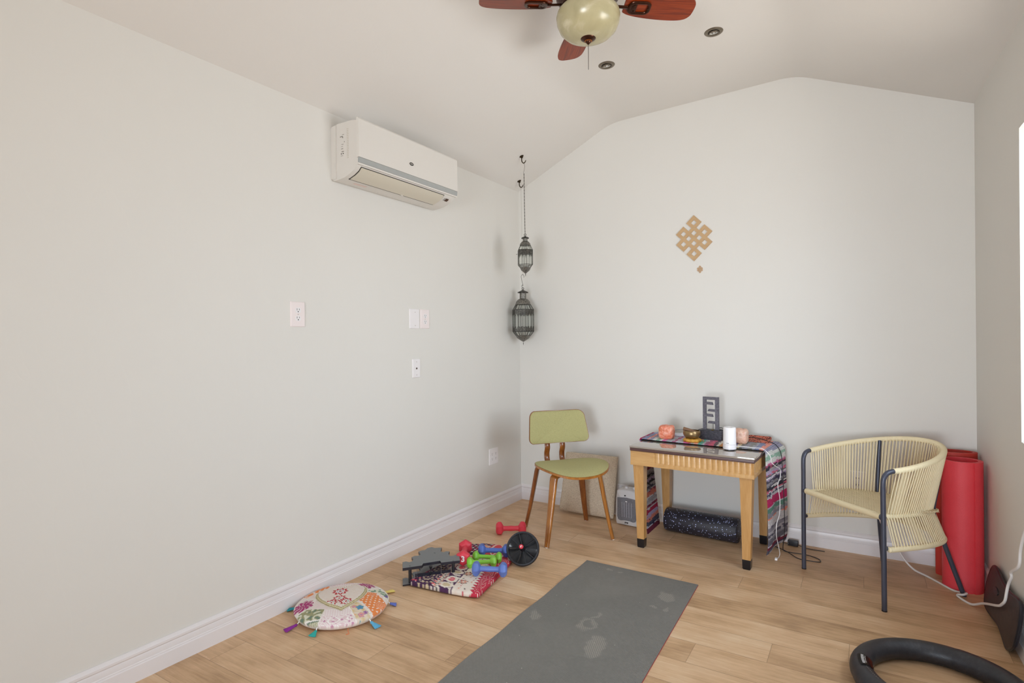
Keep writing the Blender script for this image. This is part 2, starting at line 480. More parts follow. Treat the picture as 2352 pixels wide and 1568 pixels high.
duplex(r, 0, M_PLATE, .95); screw(r, 0, 0)
r = plate('cable_wall_plate', 'small white wall plate with one round brown cable hole in its centre', (0, -1.233, 1.094), .07, .114)
screw(r, 0, .040); screw(r, 0, -.040)
bm = B(); lathe(bm, [(0, 0), (.0058, 0), (.0058, .0009), (0, .001)], 18, Matrix.Translation((0, 0, .0058))); obj('cable_hole', bm, plain('brown_hole', '3A1C12', .7), r)
r = plate('wall_outlet', 'square white four-socket outlet low on the left wall by the corner', (0, -.395, .407), .116, .118)
duplex(r, -.023, M_PLATE, .9); duplex(r, .023, M_PLATE, .9)
r = plate('wall_outlet', 'white outlet with black marks on the back wall behind the woven armchair', (2.29, 0, .415), .08, .125, wall='back')
duplex(r, 0, M_PLATE, 1.0)
r = plate('wall_outlet', 'white outlet on the back wall half hidden between pillow and space heater', (.842, 0, .16), .07, .114, wall='back')
duplex(r, 0, M_PLATE, .9)

# ------------------------------------------------------------------ air conditioner
ac = thing('air_conditioner', 'white wall mounted split air conditioner high on the left wall below the sloped ceiling', 'air conditioner', (0, -1.468, 2.1))
ACW = .80
M_AC = plain('ac_white', 'D6D2CC', .4, var=.01); M_AC2 = plain('ac_panel', 'D8D4CE', .33, var=.01)
M_ACS = plain('ac_silver', 'A9ACAB', .3, .25); M_LOUV = plain('ac_louver_cream', 'CCC5B5', .45, var=.01)
def ac_sweep(bm, prof, y0, y1):
    loft(bm, [[Vector((x, y0, z)) for x, z in prof], [Vector((x, y1, z)) for x, z in prof]])
# casing: back and lower curve
low = [(0, -.002), (.02, -.012), (.07, -.008), (.10, -.003), (.135, .009), (.165, .025), (.188, .047), (.197, .070)]
cas = [(0, .255)] + low + [(.199, .262), (.16, .274), (.05, .276), (.01, .268)]
bm = B(); ac_sweep(bm, cas, -ACW/2+.004, ACW/2-.004); obj('casing', bm, M_AC, ac, ang=30)
# back chassis strip visible at the side
bm = B(); ac_sweep(bm, [(0, .0), (.035, -.004), (.037, .27), (.01, .268), (0, .26)], -ACW/2, ACW/2); obj('back_chassis', bm, M_AC, ac, ang=30)
bm = B(); ac_sweep(bm, [(.188, .081), (.2055, .081), (.2045, .27), (.198, .279), (.188, .279)], -ACW/2-.001, ACW/2+.001); fp = obj('front_panel', bm, M_AC2, ac, ang=30)
bm = B(); ac_sweep(bm, [(.196, .055), (.2035, .054), (.2065, .079), (.196, .0805)], -ACW/2+.001, ACW/2-.001); obj('silver_trim_strip', bm, M_ACS, ac)
bm = B(); ac_sweep(bm, [(.188, .046), (.2005, .045), (.202, .0535), (.190, .055)], -ACW/2+.001, ACW/2-.001); obj('lower_lip', bm, M_AC2, ac)
# outlet slot and louver
YL0, YL1 = -.362, .296
bm = B(); ac_sweep(bm, [(.0905, -.0065), (.1, -.0045), (.135, .0065), (.165, .0225), (.184, .0415), (.178, .047), (.13, .017), (.0905, .0)], YL0-.004, YL1+.004); obj('outlet_slot', bm, M_DARK, ac)
bm = B(); ac_sweep(bm, [(.1, -.0080), (.135, .0030), (.165, .0185), (.183, .0375), (.179, .042), (.13, .010), (.1, -.002)], YL0, YL1); obj('louver', bm, M_LOUV, ac)
bm = B(); box(bm, (.097, .02, -.006), (.01, .012, .010), bev=.002); obj('louver_clip', bm, M_AC, ac)
# logo
Lg = frame((.2062, -.016, .142), (0, 1, 0), (0, 0, 1))
bm = B(); prism(bm, [(.0165*math.cos(a), .0085*math.sin(a)) for a in [2*PI*i/28 for i in range(28)]], 0, .0006, Lg); lg = obj('logo_oval', bm, plain('logo_dark', '2E2A26', .3), ac)
bm = B(); prism(bm, [(.0112*math.cos(a), .0024*math.sin(a)) for a in [2*PI*i/20 for i in range(20)]], .0006, .0009, Lg); obj('logo_letters', bm, plain('logo_silver', 'C2C0BC', .3, .3), lg)
# display
nd = Vector((.52, 0, -.85)).normalized(); Md = frame((.163, .345, .0218), (0, 1, 0), Vector((.85, 0, .52)))
bm = B(); box(bm, (0, 0, -.0005), (.022, .020, .004), Md); obj('display_window', bm, plain('display_brown', '4A3426', .2), ac)
bm = B()
for i in range(4): box(bm, (-.018, -.008+.0052*i, -.001), (.004, .0012, .003), Md); box(bm, (-.026, -.008+.0052*i, -.001), (.002, .001, .003), Md)
obj('display_marks', bm, M_DARK, ac)
# side terminal labels and vent on the left end cap
ys_ = -ACW/2-.0002+.004; M_MK = plain('mark_grey', '5A5248', .6)
for z, x, w, h, in ((.205, .075, .020, .003), (.2, .085, .004, .006), (.165, .083, .014, .0015), (.155, .08, .012, .0012), (.143, .08, .014, .0018), (.128, .084, .016, .0028), (.176, .097, .003, .004), (.214, .088, .012, .0015), (.108, .078, .016, .0012)):
    bm = B(); box(bm, (x, ys_, z), (w, .0012, h)); obj('side_marking', bm, M_MK, ac)
for x in (.074, .088):
    bm = B(); box(bm, (x, ys_, .118), (.006, .0012, .005)); obj('side_port', bm, M_DARK, ac)
bm = B()
for i in range(18): box(bm, (.121, ys_, .092+.0085*i), (.012, .001, .003))
obj('side_vent', bm, plain('ac_vent', 'C5BEB1', .6), ac)
bm = B(); box(bm, (.06, -.26, -.0092), (.02, .085, .001), Matrix.Identity(4)); obj('warning_sticker', bm, plain('faint_pink_sticker', 'DDC8C0', .6), ac)

# ------------------------------------------------------------------ ceiling fan
FC = (1.34, -1.631)
fan = thing('ceiling_fan', 'bronze and mahogany ceiling fan with a cream alabaster glass bowl light', 'ceiling fan', (FC[0], FC[1], 0))
M_BRZ = plain('oiled_bronze', '4A2E22', .28, .85, var=.25, scale=12); M_BRZ2 = plain('copper_rim', 'A8622C', .3, .8)
ZB = 2.521
t = NT('alabaster_glass'); co = t.coord(); n = t.noise(t.mapping(co, (1, 1, 2)), 7, 4, .55, 1.2)
t.base(t.ramp(n, [(.3, 'A79F7C'), (.6, 'B4AB88'), (.8, 'CDC6A8')])); t.set(Roughness=.22); t.b.inputs['Subsurface Weight'].default_value = .15
t.b.inputs['Subsurface Radius'].default_value = (.02, .02, .015); M_BOWL = t.m
bm = B(); lathe(bm, [(.010, ZB+.0195), (.034, ZB+.0200), (.068, ZB+.0245), (.098, ZB+.037), (.120, ZB+.058), (.132, ZB+.086), (.135, ZB+.112), (.131, ZB+.128), (.120, ZB+.142), (.108, ZB+.152), (.102, ZB+.150), (.114, ZB+.138), (.125, ZB+.122), (.126, ZB+.110), (.120, ZB+.090), (.104, ZB+.068), (.08, ZB+.050), (.05, ZB+.036), (.012, ZB+.028)], 56); obj('glass_bowl', bm, M_BOWL, fan, ang=60)
bm = B(); lathe(bm, [(0, ZB-.006), (.004, ZB-.004), (.008, ZB+.001), (.0115, ZB+.004), (.013, ZB+.009), (.018, ZB+.010), (.024, ZB+.014), (.031, ZB+.018), (.033, ZB+.022), (.0335, ZB+.026), (0, ZB+.026)], 32); fin = obj('finial', bm, M_BRZ, fan, ang=50)
bm = B(); lathe(bm, [(.0325, ZB+.020), (.0355, ZB+.022), (.0355, ZB+.027), (.0325, ZB+.029)], 32, closed_prof=True); lathe(bm, [(.0125, ZB+.007), (.0165, ZB+.008), (.0165, ZB+.011), (.0125, ZB+.011)], 32, closed_prof=True); obj('copper_ring', bm, M_BRZ2, fin)
bm = B()
for i in range(36):
    z = ZB-.008-i*.0029
    lathe(bm, [(0, -.0014), (.0014, -.0006), (.0014, .0006), (0, .0014)], 6, Matrix.Translation((0, 0, z)))
tube(bm, [(0, 0, ZB-.005), (0, 0, ZB-.112)], .0008, 5)
obj('pull_chain', bm, plain('chain_bronze', '4A4038', .4, .6), fan)
bm = B(); lathe(bm, [(.104, ZB+.146), (.116, ZB+.150), (.118, ZB+.158), (.085, ZB+.163), (.07, ZB+.168), (.12, ZB+.180), (.135, ZB+.195), (.135, ZB+.235), (.11, ZB+.258), (.05, ZB+.268), (0, ZB+.268)], 40); obj('motor_housing', bm, M_BRZ, fan)
bm = B(); tube(bm, [(0, 0, ZB+.265), (0, 0, 2.83)], .013, 16); obj('downrod', bm, M_BRZ, fan)
zc = ceil_z(FC[0])
bm = B(); lathe(bm, [(0, zc-.07), (.03, zc-.07), (.055, zc-.045), (.068, zc-.015), (.07, zc+.0), (0, zc+.0)], 32); obj('ceiling_canopy', bm, M_BRZ, fan)
t = NT('mahogany_blade'); co = t.coord()
n = t.noise(t.mapping(co, (2, 40, 5)), 3, 5, .6, .3)
t.base(t.ramp(n, [(.3, '5E1E0A'), (.55, '85320F'), (.75, '96431C')])); t.set(Roughness=.34); t.b.inputs['Coat Weight'].default_value = .12; t.b.inputs['Specular IOR Level'].default_value = .3
du = t.n('TexVoronoi'); t.l(co, du.inputs['Vector']); du.inputs['Scale'].default_value = 160
M_BLADE = t.m
BK = .462/.52
def blade_outline():
    top = [(.175, .030), (.20, .043), (.25, .055), (.32, .064), (.40, .069), (.46, .068), (.495, .060), (.512, .046), (.520, .028)]
    bot = [(.522, -.01), (.516, -.034), (.50, -.05), (.47, -.060), (.40, -.066), (.32, -.064), (.25, -.056), (.20, -.043), (.175, -.030)]
    return [(p[0]*BK, p[1]*1.0) for p in spline([(x, y, 0) for x, y in top+bot], 4)]
first_blade = None
for k, deg in enumerate((125, 35, 215, 305)):
    Mb = rotz(math.radians(deg+1)) @ Matrix.Translation((0, 0, ZB+.163)) @ Matrix.Rotation(math.radians(-11), 4, 'X')
    bm = B(); prism(bm, blade_outline(), -.003, .003, None)
    bl = obj('fan_blade', bm, M_BLADE, fan, ang=30); bl.matrix_local = Mb
    bm = B()
    # blade iron: flat arm with an open oval plate under the blade
    tube(bm, [(.11, 0, -.002), (.15, 0, -.004), (.185, 0, -.006)], .009, 8, sq=.5)
    ov = rrect(.085, .058, .020, 5, .222, 0)
    tube(bm, [(x, y, -.007) for x, y in ov], .0072, 8, cyc=True, sq=.7)
    box(bm, (.195, 0, -.006), (.03, .05, .006), bev=.002); box(bm, (.262, 0, -.006), (.012, .04, .006), bev=.002)
    for sx_, sy_2 in ((.2, .016), (.2, -.016), (.26, 0)): lathe(bm, [(0, -.012), (.004, -.011), (.0045, -.008), (0, -.008)], 10, Matrix.Translation((sx_, sy_2, 0)))
    obj('blade_bracket', bm, M_BRZ, bl)

# ------------------------------------------------------------------ recessed spot lights
M_NICK = plain('brushed_bronze_trim', '7E7466', .35, .7); M_REFL = plain('reflector', 'D8D8D6', .12, .9)
def spot(label, x, y):
    z = ceil_z(x); n = Vector((.03135, 0, -1)).normalized()
    r = thing('recessed_spotlight', label, 'ceiling light', (x, y, z), group=None)
    r.matrix_world = frame((x, y, z), (1, 0, .0314), (0, -1, 0))    # local z = down
    bm = B(); lathe(bm, [(.028, -.002), (.029, .004), (.034, .006), (.044, .003), (.047, 0), (.047, -.002)], 36, closed_prof=True); obj('trim_ring', bm, M_NICK, r)
    bm = B(); lathe(bm, [(.0, .0003), (.0285, .0003), (.0285, .001), (.0, .001)], 30); obj('recess', bm, M_DARK, r)
    Mt = Matrix.Rotation(math.radians(12), 4, 'X')
    bm = B(); lathe(bm, [(.019, .001), (.0255, .001), (.0255, .0075), (.019, .006)], 30, Mt, closed_prof=True); g_ = obj('gimbal_ring', bm, M_NICK, r)
    bm = B(); lathe(bm, [(0, .0025), (.007, .0025), (.012, .004), (.0185, .0065), (.0185, .001), (0, .001)], 24, Mt)
    for q in range(12):
        a = q*PI/6; box(bm, (.0125*math.cos(a), .0125*math.sin(a), .0048), (.008, .0012, .002), Mt)
    lathe(bm, [(0, .008), (.003, .0075), (.0045, .0045), (0, .0035)], 12, Mt)
    obj('bulb', bm, M_REFL, r)
spot('bronze trimmed recessed spotlight nearer the hanging lanterns, below the pull chain of the fan', 1.087, -.808)
spot('bronze trimmed recessed spotlight nearer the right wall, beside the red fan blade tip', 1.677, -.800)

# ------------------------------------------------------------------ ceiling hooks and lanterns
M_HOOK = plain('hook_dark_brass', '3A2E1C', .4, .8)
def hook(label, x, y, ang):
    z = EL+(2.822-EL)/.788*x
    r = thing('ceiling_hook', label, 'hook', (x, y, z), ang)
    bm = B(); lathe(bm, [(0, -.0145), (.004, -.014), (.0055, -.010), (.013, -.004), (.0165, 0), (.015, .006), (0, .006)], 20, Matrix.Rotation(math.radians(-25.8), 4, 'Y')); obj('hook_base', bm, M_HOOK, r)
    pts = [(0, 0, -.008), (.001, 0, -.030), (.004, 0, -.040), (.012, 0, -.048), (.021, 0, -.045), (.027, 0, -.036), (.030, 0, -.028)]
    bm = B(); tube(bm, spline(pts, 5), [.0035]*26+[.0025]*5, 8); obj('hook_arm', bm, M_HOOK, r)
hook('dark brass ceiling hook holding the long dark wire, farther from the corner', .267, -.394, math.radians(30))
hook('dark brass ceiling hook nearest the room corner holding a thin chain', .088, -.132, math.radians(30))

t = NT('antiqued_filigree_tin'); co = t.coord()
vo = t.n('TexVoronoi'); t.l(co, vo.inputs['Vector']); vo.inputs['Scale'].default_value = 190
f = t.math('ADD', t.math('MULTIPLY', vo.outputs['Distance'], .9), t.math('MULTIPLY', t.noise(co, 90, 3), .5))
t.base(t.ramp(f, [(.25, '1E1D1A'), (.5, '565450'), (.8, '8A8780')])); t.set(Roughness=.4, Metallic=.75); t.bump(f, .001); M_FILI = t.m
M_LEAD = plain('lantern_frame_tin', '4A4843', .4, .7, var=.3, scale=60)
t = NT('lantern_glass'); tr = t.n('BsdfTransparent'); tr.inputs[0].default_value = (.93, .95, .93, 1); gl = t.n('BsdfGlossy'); gl.inputs['Roughness'].default_value = .05
mx = t.n('MixShader'); mx.inputs[0].default_value = .12; t.l(tr.outputs[0], mx.inputs[1]); t.l(gl.outputs[0], mx.inputs[2]); t.l(mx.outputs[0], t.out.inputs[0]); M_LGL = t.m
def lantern(root, H, Rb, nside, z0, neck, small):
    """H total height, Rb body radius; z0 bottom"""
    def P(k, r, z, off=0): a = 2*PI*(k+off)/nside; return Vector((r*math.cos(a), r*math.sin(a), z))
    # height fractions (from the bottom)
    if small: Z = dict(tip=0, fin=.06, bowl=.07, bt=.205, b1=.275, b2=.62, sh=.66, dt=.73, nk0=.83, nk1=.905, cap=.925, top=.97)
    else: Z = dict(tip=0, fin=.055, bowl=.06, bt=.165, b1=.235, b2=.61, sh=.655, dt=.70, nk0=.80, nk1=.905, cap=.92, top=.965)
    Z = {k: z0+v*H for k, v in Z.items()}
    rm = Rb*.70
    bm = B(); lathe(bm, [(0, Z['tip']), (.0022, Z['tip']+.004), (.001, Z['tip']+.010), (.0035, Z['tip']+.014), (.001, Z['tip']+.02), (.0012, Z['bowl'])], 12); obj('bottom_finial', bm, M_LEAD, root)
    bm = B(); pr = [(0, Z['bowl']), (.004, Z['bowl']), (rm*.35, Z['bowl']+.2*(Z['bt']-Z['bowl'])), (rm*.78, Z['bowl']+.55*(Z['bt']-Z['bowl'])), (rm, Z['bt']), (rm*.9, Z['bt']+.002), (0, Z['bt']+.002)]
    lathe(bm, pr, nside*4); obj('bottom_cup', bm, M_FILI, root)
    # neck, cap, dome
    bm = B(); lathe(bm, [(Rb*.30, Z['nk0']), (rm*.62, Z['nk0']-.1*(Z['nk0']-Z['dt'])), (rm*.9, Z['nk0']-.5*(Z['nk0']-Z['dt'])), (rm*1.0, Z['dt']), (rm*.94, Z['dt']-.002), (0, Z['dt']-.002)], nside*4); obj('dome', bm, M_FILI, root)
    bm = B(); lathe(bm, [(Rb*.30, Z['nk0']-.004), (Rb*.30, Z['nk1'])], 24); obj('pierced_neck', bm, M_FILI, root)
    bm = B()
    nn = 16; rr = [bm.verts.new(((Rb*.50)*math.cos(2*PI*i/nn), (Rb*.50)*math.sin(2*PI*i/nn), Z['nk1']+(.003 if i % 2 else -.003))) for i in range(nn)]
    tp = [bm.verts.new((.004*math.cos(2*PI*i/nn), .004*math.sin(2*PI*i/nn), Z['top']-.006)) for i in range(nn)]
    for i in range(nn): bm.faces.new((rr[i], rr[(i+1) % nn], tp[(i+1) % nn], tp[i]))
    bm.faces.new(tp); bm.faces.new(list(reversed(rr)))
    obj('roof_cap', bm, M_LEAD, root)
    bm = B(); tube(bm, [(.0075*math.cos(a), 0, Z['top']+.004+.0075*math.sin(a)) for a in [2*PI*i/16 for i in range(16)]], .0022, 6, cyc=True); obj('hanging_ring', bm, M_LEAD, root)
    # cage
    bm = B(); w = .0017 if small else .0022
    for k in range(nside):
        tube(bm, [P(k, rm, Z['bt']), P(k, Rb, Z['b1'])], w, 6); tube(bm, [P(k, Rb, Z['b1']), P(k, Rb, Z['b2'])], w*1.15, 6)
        tube(bm, [P(k, Rb, Z['b2']), P(k, rm, Z['dt'])], w, 6)
        for r_, z_ in ((rm, Z['bt']), (Rb, Z['b1']), (Rb, Z['b2']), (rm, Z['dt'])): tube(bm, [P(k, r_, z_), P(k+1, r_, z_)], w, 6)
        if small: tube(bm, [P(k, Rb*.93, Z['b1']-.006), P(k+1, Rb*.93, Z['b1']-.006)], w*.8, 6)
        for q in ((.5,) if small else (.33, .67)):
            a, b = P(k, Rb, 0), P(k+1, Rb, 0); m_ = a.lerp(b, q); tube(bm, [m_+Vector((0, 0, Z['b1'])), m_+Vector((0, 0, Z['b2']))], w*.7, 6)
            a2, b2 = P(k, rm, 0), P(k+1, rm, 0); m2 = a2.lerp(b2, q)
            tube(bm, [m_+Vector((0, 0, Z['b1'])), m2+Vector((0, 0, Z['bt']))], w*.7, 6); tube(bm, [m_+Vector((0, 0, Z['b2'])), m2+Vector((0, 0, Z['dt']))], w*.7, 6)
    obj('cage', bm, M_LEAD, root)
    # filigree arches hanging from the top (and rising from the bottom on the large one)
    bm = B(); bm2 = B()
    for k in range(nside):
        cells = 2 if small else 3
        for q in range(cells):
            a, b = P(k, Rb*1.005, 0), P(k+1, Rb*1.005, 0)
            def L(t_, z): 
                p = a.lerp(b, (q+t_)/cells); p.z = z; return p
            H2 = Z['b2']-Z['b1']
            tz = Z['b2']
            prof_ = [(0, .42), (.12, .36), (.2, .40), (.32, .30), (.5, .20), (.68, .30), (.8, .40), (.88, .36), (1, .42)] if not small else [(0, .30), (.15, .28), (.3, .33), (.4, .47), (.5, .62), (.6, .47), (.7, .33), (.85, .28), (1, .30)]
            f_ = [bm.verts.new(L(t_, tz-h_*H2*(.80 if small else .72))) for t_, h_ in prof_]; g2 = [bm.verts.new(L(t_, tz)) for t_, h_ in prof_]
            for i in range(len(f_)-1): bm.faces.new((f_[i], f_[i+1], g2[i+1], g2[i]))
            if not small:
                f_ = [bm2.verts.new(L(t_, Z['b1']+h_*H2*.62)) for t_, h_ in prof_]; g2 = [bm2.verts.new(L(t_, Z['b1'])) for t_, h_ in prof_]
                for i in range(len(f_)-1): bm2.faces.new((g2[i], g2[i+1], f_[i+1], f_[i]))
    bmesh.ops.solidify(bm, geom=bm.faces[:], thickness=.0006)
    obj('upper_filigree', bm, M_FILI, root)
    if not small:
        bmesh.ops.solidify(bm2, geom=bm2.faces[:], thickness=.0006); obj('lower_filigree', bm2, M_FILI, root)
    bm = B()
    R_ = [[bm.verts.new(P(k, r_*.985, z_)) for k in range(nside)] for r_, z_ in ((rm, Z['bt']), (Rb, Z['b1']), (Rb, Z['b2']), (rm, Z['dt']))]
    for i in range(3):
        for k in range(nside): bm.faces.new((R_[i][k], R_[i][(k+1) % nside], R_[i+1][(k+1) % nside], R_[i+1][k]))
    obj('glass_panes', bm, M_LGL, root, smooth=False)
    return Z
LX, LY = .290, -.394
ls = thing('small_lantern', 'smaller dark metal lantern with clear panes hanging on a long wire, upper of the two', 'lantern', (LX, LY, 1.713), math.radians(8))
Zs = lantern(ls, .30, .056, 6, 0, 0, True)
bm = B(); tube(bm, [(-.056, -.01, .16), (-.062, -.01, .16), (-.066, -.012, .157)], .0015, 6); obj('door_latch', bm, M_LEAD, ls)
hz = EL+(2.822-EL)/.788*.267
bm = B(); hx, hy = .267+.013*math.cos(.52), -.394+.013*math.sin(.52)
tube(bm, spline([(hx, hy, hz-.050), (hx+.006, hy, hz-.056), (hx+.010, hy, hz-.075), (hx+.004, hy, hz-.100), (hx, hy, hz-.115), (hx+.002, hy, hz-.125)], 4), .0012, 6)
wt = hz-.122; wb_ = 1.713+Zs['top']+.0
for s2 in (-1, 1): tube(bm, [(hx+.002+s2*.0014*math.sin(i), hy+s2*.0012*math.cos(i), wt+(wb_+.010-wt)*i/60) for i in range(61)], .0014, 5)
lw_ = obj('wire_hanger', bm, plain('dark_wire', '55504A', .5, .5), None); tag(lw_, 'long dark twisted wire from a ceiling hook down to the smaller lantern', 'wire')
# bring the wire end over the small lantern
for v in lw_.data.vertices:
    k = (hz-.05-v.co.z)/(hz-.05-wb_); v.co.x += (LX-hx-.002)*max(0, k); v.co.y += (LY-hy)*max(0, k)
ll = thing('large_lantern', 'larger dark pierced metal lantern hanging in the room corner, lower of the two', 'lantern', (.111, -.132, 1.222), math.radians(14))
Zl = lantern(ll, .445, .084, 6, 0, 0, False)
hz2 = EL+(2.822-EL)/.788*.088; hx2, hy2 = .088+.013*math.cos(.52), -.132+.013*math.sin(.52)
ztop = 1.222+Zl['top']+.006
bm = B(); tube(bm, spline([(.111, -.132, ztop+.004), (.105, -.132, ztop+.010), (.101, -.132, ztop+.020), (.108, -.132, ztop+.026), (.112, -.132, ztop+.018), (.108, -.132, ztop+.04), (.098, -.132, ztop+.078), (.098, -.132, ztop+.098), (.110, -.132, ztop+.106), (.121, -.132, ztop+.097), (.120, -.132, ztop+.082)], 5), .0016, 6)
tag(obj('s_hook', bm, M_LEAD), 'thin metal s shaped hook just above the larger lantern', 'hook')
bm = B(); zt, zb = hz2-.05, ztop+.100
nl = 70
for i in range(nl):
    f_ = (i+.5)/nl; c0 = Vector((hx2+(.110-hx2)*f_, hy2+(-.132-hy2)*f_, zt+(zb-zt)*f_)); hl = (zt-zb)/nl*.62
    q = i % 2
    tube(bm, [c0+Vector(((.0013*math.cos(a) if q else 0), (0 if q else .0013*math.cos(a)), hl*math.sin(a))) for a in [2*PI*j/8 for j in range(8)]], .0005, 4, cyc=True)
tag(obj('hanging_chain', bm, plain('pale_chain', 'A9A49A', .4, .5)), 'thin pale chain from the corner ceiling hook to the larger lantern', 'chain')

# ------------------------------------------------------------------ endless knot ornaments on the back wall
def in_dia(p, q, cx_, cq_, h): return abs(p-cx_) <= h and abs(q-cq_) <= h
def knot(name, label, c, unit, th, mat):
    holes = {(3, -3), (-3, 3), (3, 1), (1, 3), (-3, -1), (-1, -3), (1, -1), (-1, 1), (1, 1), (-1, -1)}
    loops = [(3, -3), (-3, 3), (3, 1), (1, 3), (-3, -1), (-1, -3)]
    def bnd(k):   # lower boundary of cell k
        if k <= -4: return -4.46
        if k > 4: return 4.46
        return k-.55 if k % 2 else k-.45
    bm = B(); V = {}
    def vert(p, q):
        key = (round(p, 3), round(q, 3))
        if key not in V: V[key] = bm.verts.new(((p+q)/2*unit, (p-q)/2*unit, 0))
        return V[key]
    for p in range(-4, 5):
        for q in range(-4, 5):
            if (p, q) in holes: continue
            if not (any(abs(p-a) <= 1 and abs(q-b) <= 1 for a, b in loops) or (abs(p) <= 2 and abs(q) <= 2)): continue
            bm.faces.new((vert(bnd(p), bnd(q)), vert(bnd(p+1), bnd(q)), vert(bnd(p+1), bnd(q+1)), vert(bnd(p), bnd(q+1))))
    bmesh.ops.recalc_face_normals(bm, faces=bm.faces[:])
    if bm.faces[0].normal.z < 0: bmesh.ops.reverse_faces(bm, faces=bm.faces[:])
    fs = bm.faces[:]
    r = bmesh.ops.extrude_face_region(bm, geom=fs)
    vs = [v for v in r['geom'] if isinstance(v, bmesh.types.BMVert)]
    bmesh.ops.translate(bm, vec=(0, 0, th), verts=vs)
    # thin over/under lines: short score lines across the strands
    bmesh.ops.transform(bm, matrix=frame((0, 0, 0), (1, 0, 0), (0, 0, 1)), verts=bm.verts[:])
    o = obj(name, bm, mat, None, loc=c, smooth=False)
    return tag(o, label, 'wall decoration')
M_PLY = wood('birch_ply', 'B5936A', 'C3A37A', .55, 0, .6)
knot('endless_knot_ornament', 'large tan wooden endless knot ornament on the back wall', (1.369, -.001, 1.93), .03445, .006, M_PLY)
knot('endless_knot_ornament', 'tiny tan endless knot ornament just below the large one on the back wall', (1.406, -.001, 1.7195), .0057, .003, wood('birch_ply_small', 'B08A60', 'C29C70', .6, 0, 2))

# ------------------------------------------------------------------ green dining chair
M_WALN = wood('walnut_bentwood', '5E2B0C', '9A5A22', .28, 2, 1.0, .5)
M_WALN_L = wood('bentwood_edge', '8A5018', 'B87A34', .3, 2, 1.0, .5)
t = NT('green_tweed'); co = t.coord(); a_ = t.noise(t.mapping(co, (60, 400, 400)), 2, 3); b_ = t.noise(t.mapping(co, (400, 400, 60)), 2, 3)
n = t.math('ADD', t.math('MULTIPLY', a_, .5), t.math('MULTIPLY', b_, .5))
t.base(t.ramp(n, [(.30, '928D5F'), (.5, 'AAA572'), (.70, 'B9B384')])); t.set(Roughness=.9); t.bump(n, .0006); M_TWEED = t.m
gc = thing('dining_chair', 'mid-century chair with green tweed seat and back on bentwood legs', 'chair', (.68, -.545, 0), math.atan2(-.755, -.656))
def seat_out(w, f0, f1, n=48):
    pts = []
    for i in range(n):
        a = 2*PI*i/n; c, s = math.cos(a), math.sin(a)
        x = w*(abs(c)**.72)*(1 if c > 0 else -1)
        y = (abs(s)**.95)*(1 if s > 0 else -1)
        y = (f0+f1)/2+(f1-f0)/2*y
        x *= 1-.10*max(0, -s)
        pts.append((x, y))
    return pts
SO = seat_out(.236, -.165, .290)
def seat_z(x, y): return .435+.55*x*x-.012*max(0, (y-.15)/.14)**2
bm = B(); slab(bm, SO, lambda x, y, t_, s: Vector((x, y, seat_z(x, y)+(.008 if s > 0 else -.005)-.002*(t_**8))), 8); obj('seat_shell', bm, M_WALN_L, gc, ang=50)
bm = B(); slab(bm, [(x*.985, .06+(y-.06)*.985) for x, y in SO], lambda x, y, t_, s: Vector((x, y, seat_z(x, y)+(.009+.017*(1-t_**4) if s > 0 else .007))), 10); obj('seat_cushion', bm, M_TWEED, gc, ang=60)
# backrest: curved shell and pad; local plane x, z, bending forward at the ends
BO = [(x*(1.0+.10*(-(z-.675)/.1)*.5), z) for x, z in [(p[0], p[1]+.675) for p in rrect(.415, .205, .052, 6)]]
BO = []
for x, z in rrect(.415, .200, .050, 7):
    k = -z/.1                       # wider at the bottom, waisted top edge
    xx = x*(1+.07*k); zz = z + (.020*(x/.2)**2 if z > 0 else .012*(x/.2)**2*-1+.006) - .006
    BO.append((xx, zz))
def back_p(x, z, off): 
    zz = .672+z; return Vector((x, -.205-.20*z+1.35*x*x+off, zz))
bm = B(); slab(bm, BO, lambda x, z, t_, s: back_p(x, z, .004 if s > 0 else -.008), 8); obj('backrest_shell', bm, M_WALN, gc, ang=50)
bm = B(); slab(bm, [(x*.985, z*.975) for x, z in BO], lambda x, z, t_, s: back_p(x, z, .006+.020*(1-t_**4) if s > 0 else .003), 10); obj('backrest_cushion', bm, M_TWEED, gc, ang=60)
def strip(bm, path, w, th, wdir=(1, 0, 0)):
    """rectangular bentwood strip along path; w may be a list"""
    pts = [Vector(p) for p in path]; rings = []; wd = Vector(wdir).normalized()
    for i, p in enumerate(pts):
        a = pts[max(0, i-1)]; b = pts[min(len(pts)-1, i+1)]; tg = (b-a).normalized(); n = tg.cross(wd).normalized()
        ww = w[i] if isinstance(w, list) else w; hh = th[i] if isinstance(th, list) else th
        e = hh*.28
        sec = [(-ww/2+e, -hh/2), (ww/2-e, -hh/2), (ww/2, -hh/2+e), (ww/2, hh/2-e), (ww/2-e, hh/2), (-ww/2+e, hh/2), (-ww/2, hh/2-e), (-ww/2, -hh/2+e)]
        rings.append([p+wd*x+n*y for x, y in sec])
    return loft(bm, rings)
for xs in (-.044, .066):
    path = spline([(xs, .02, .418), (xs, -.10, .418), (xs, -.165, .424), (xs, -.195, .450), (xs, -.200, .49), (xs, -.186, .53), (xs, -.197, .575), (xs, -.215, .62), (xs, -.232, .70)], 5)
    bm = B(); strip(bm, path, .037, .012); obj('back_slat', bm, M_WALN, gc, ang=50)
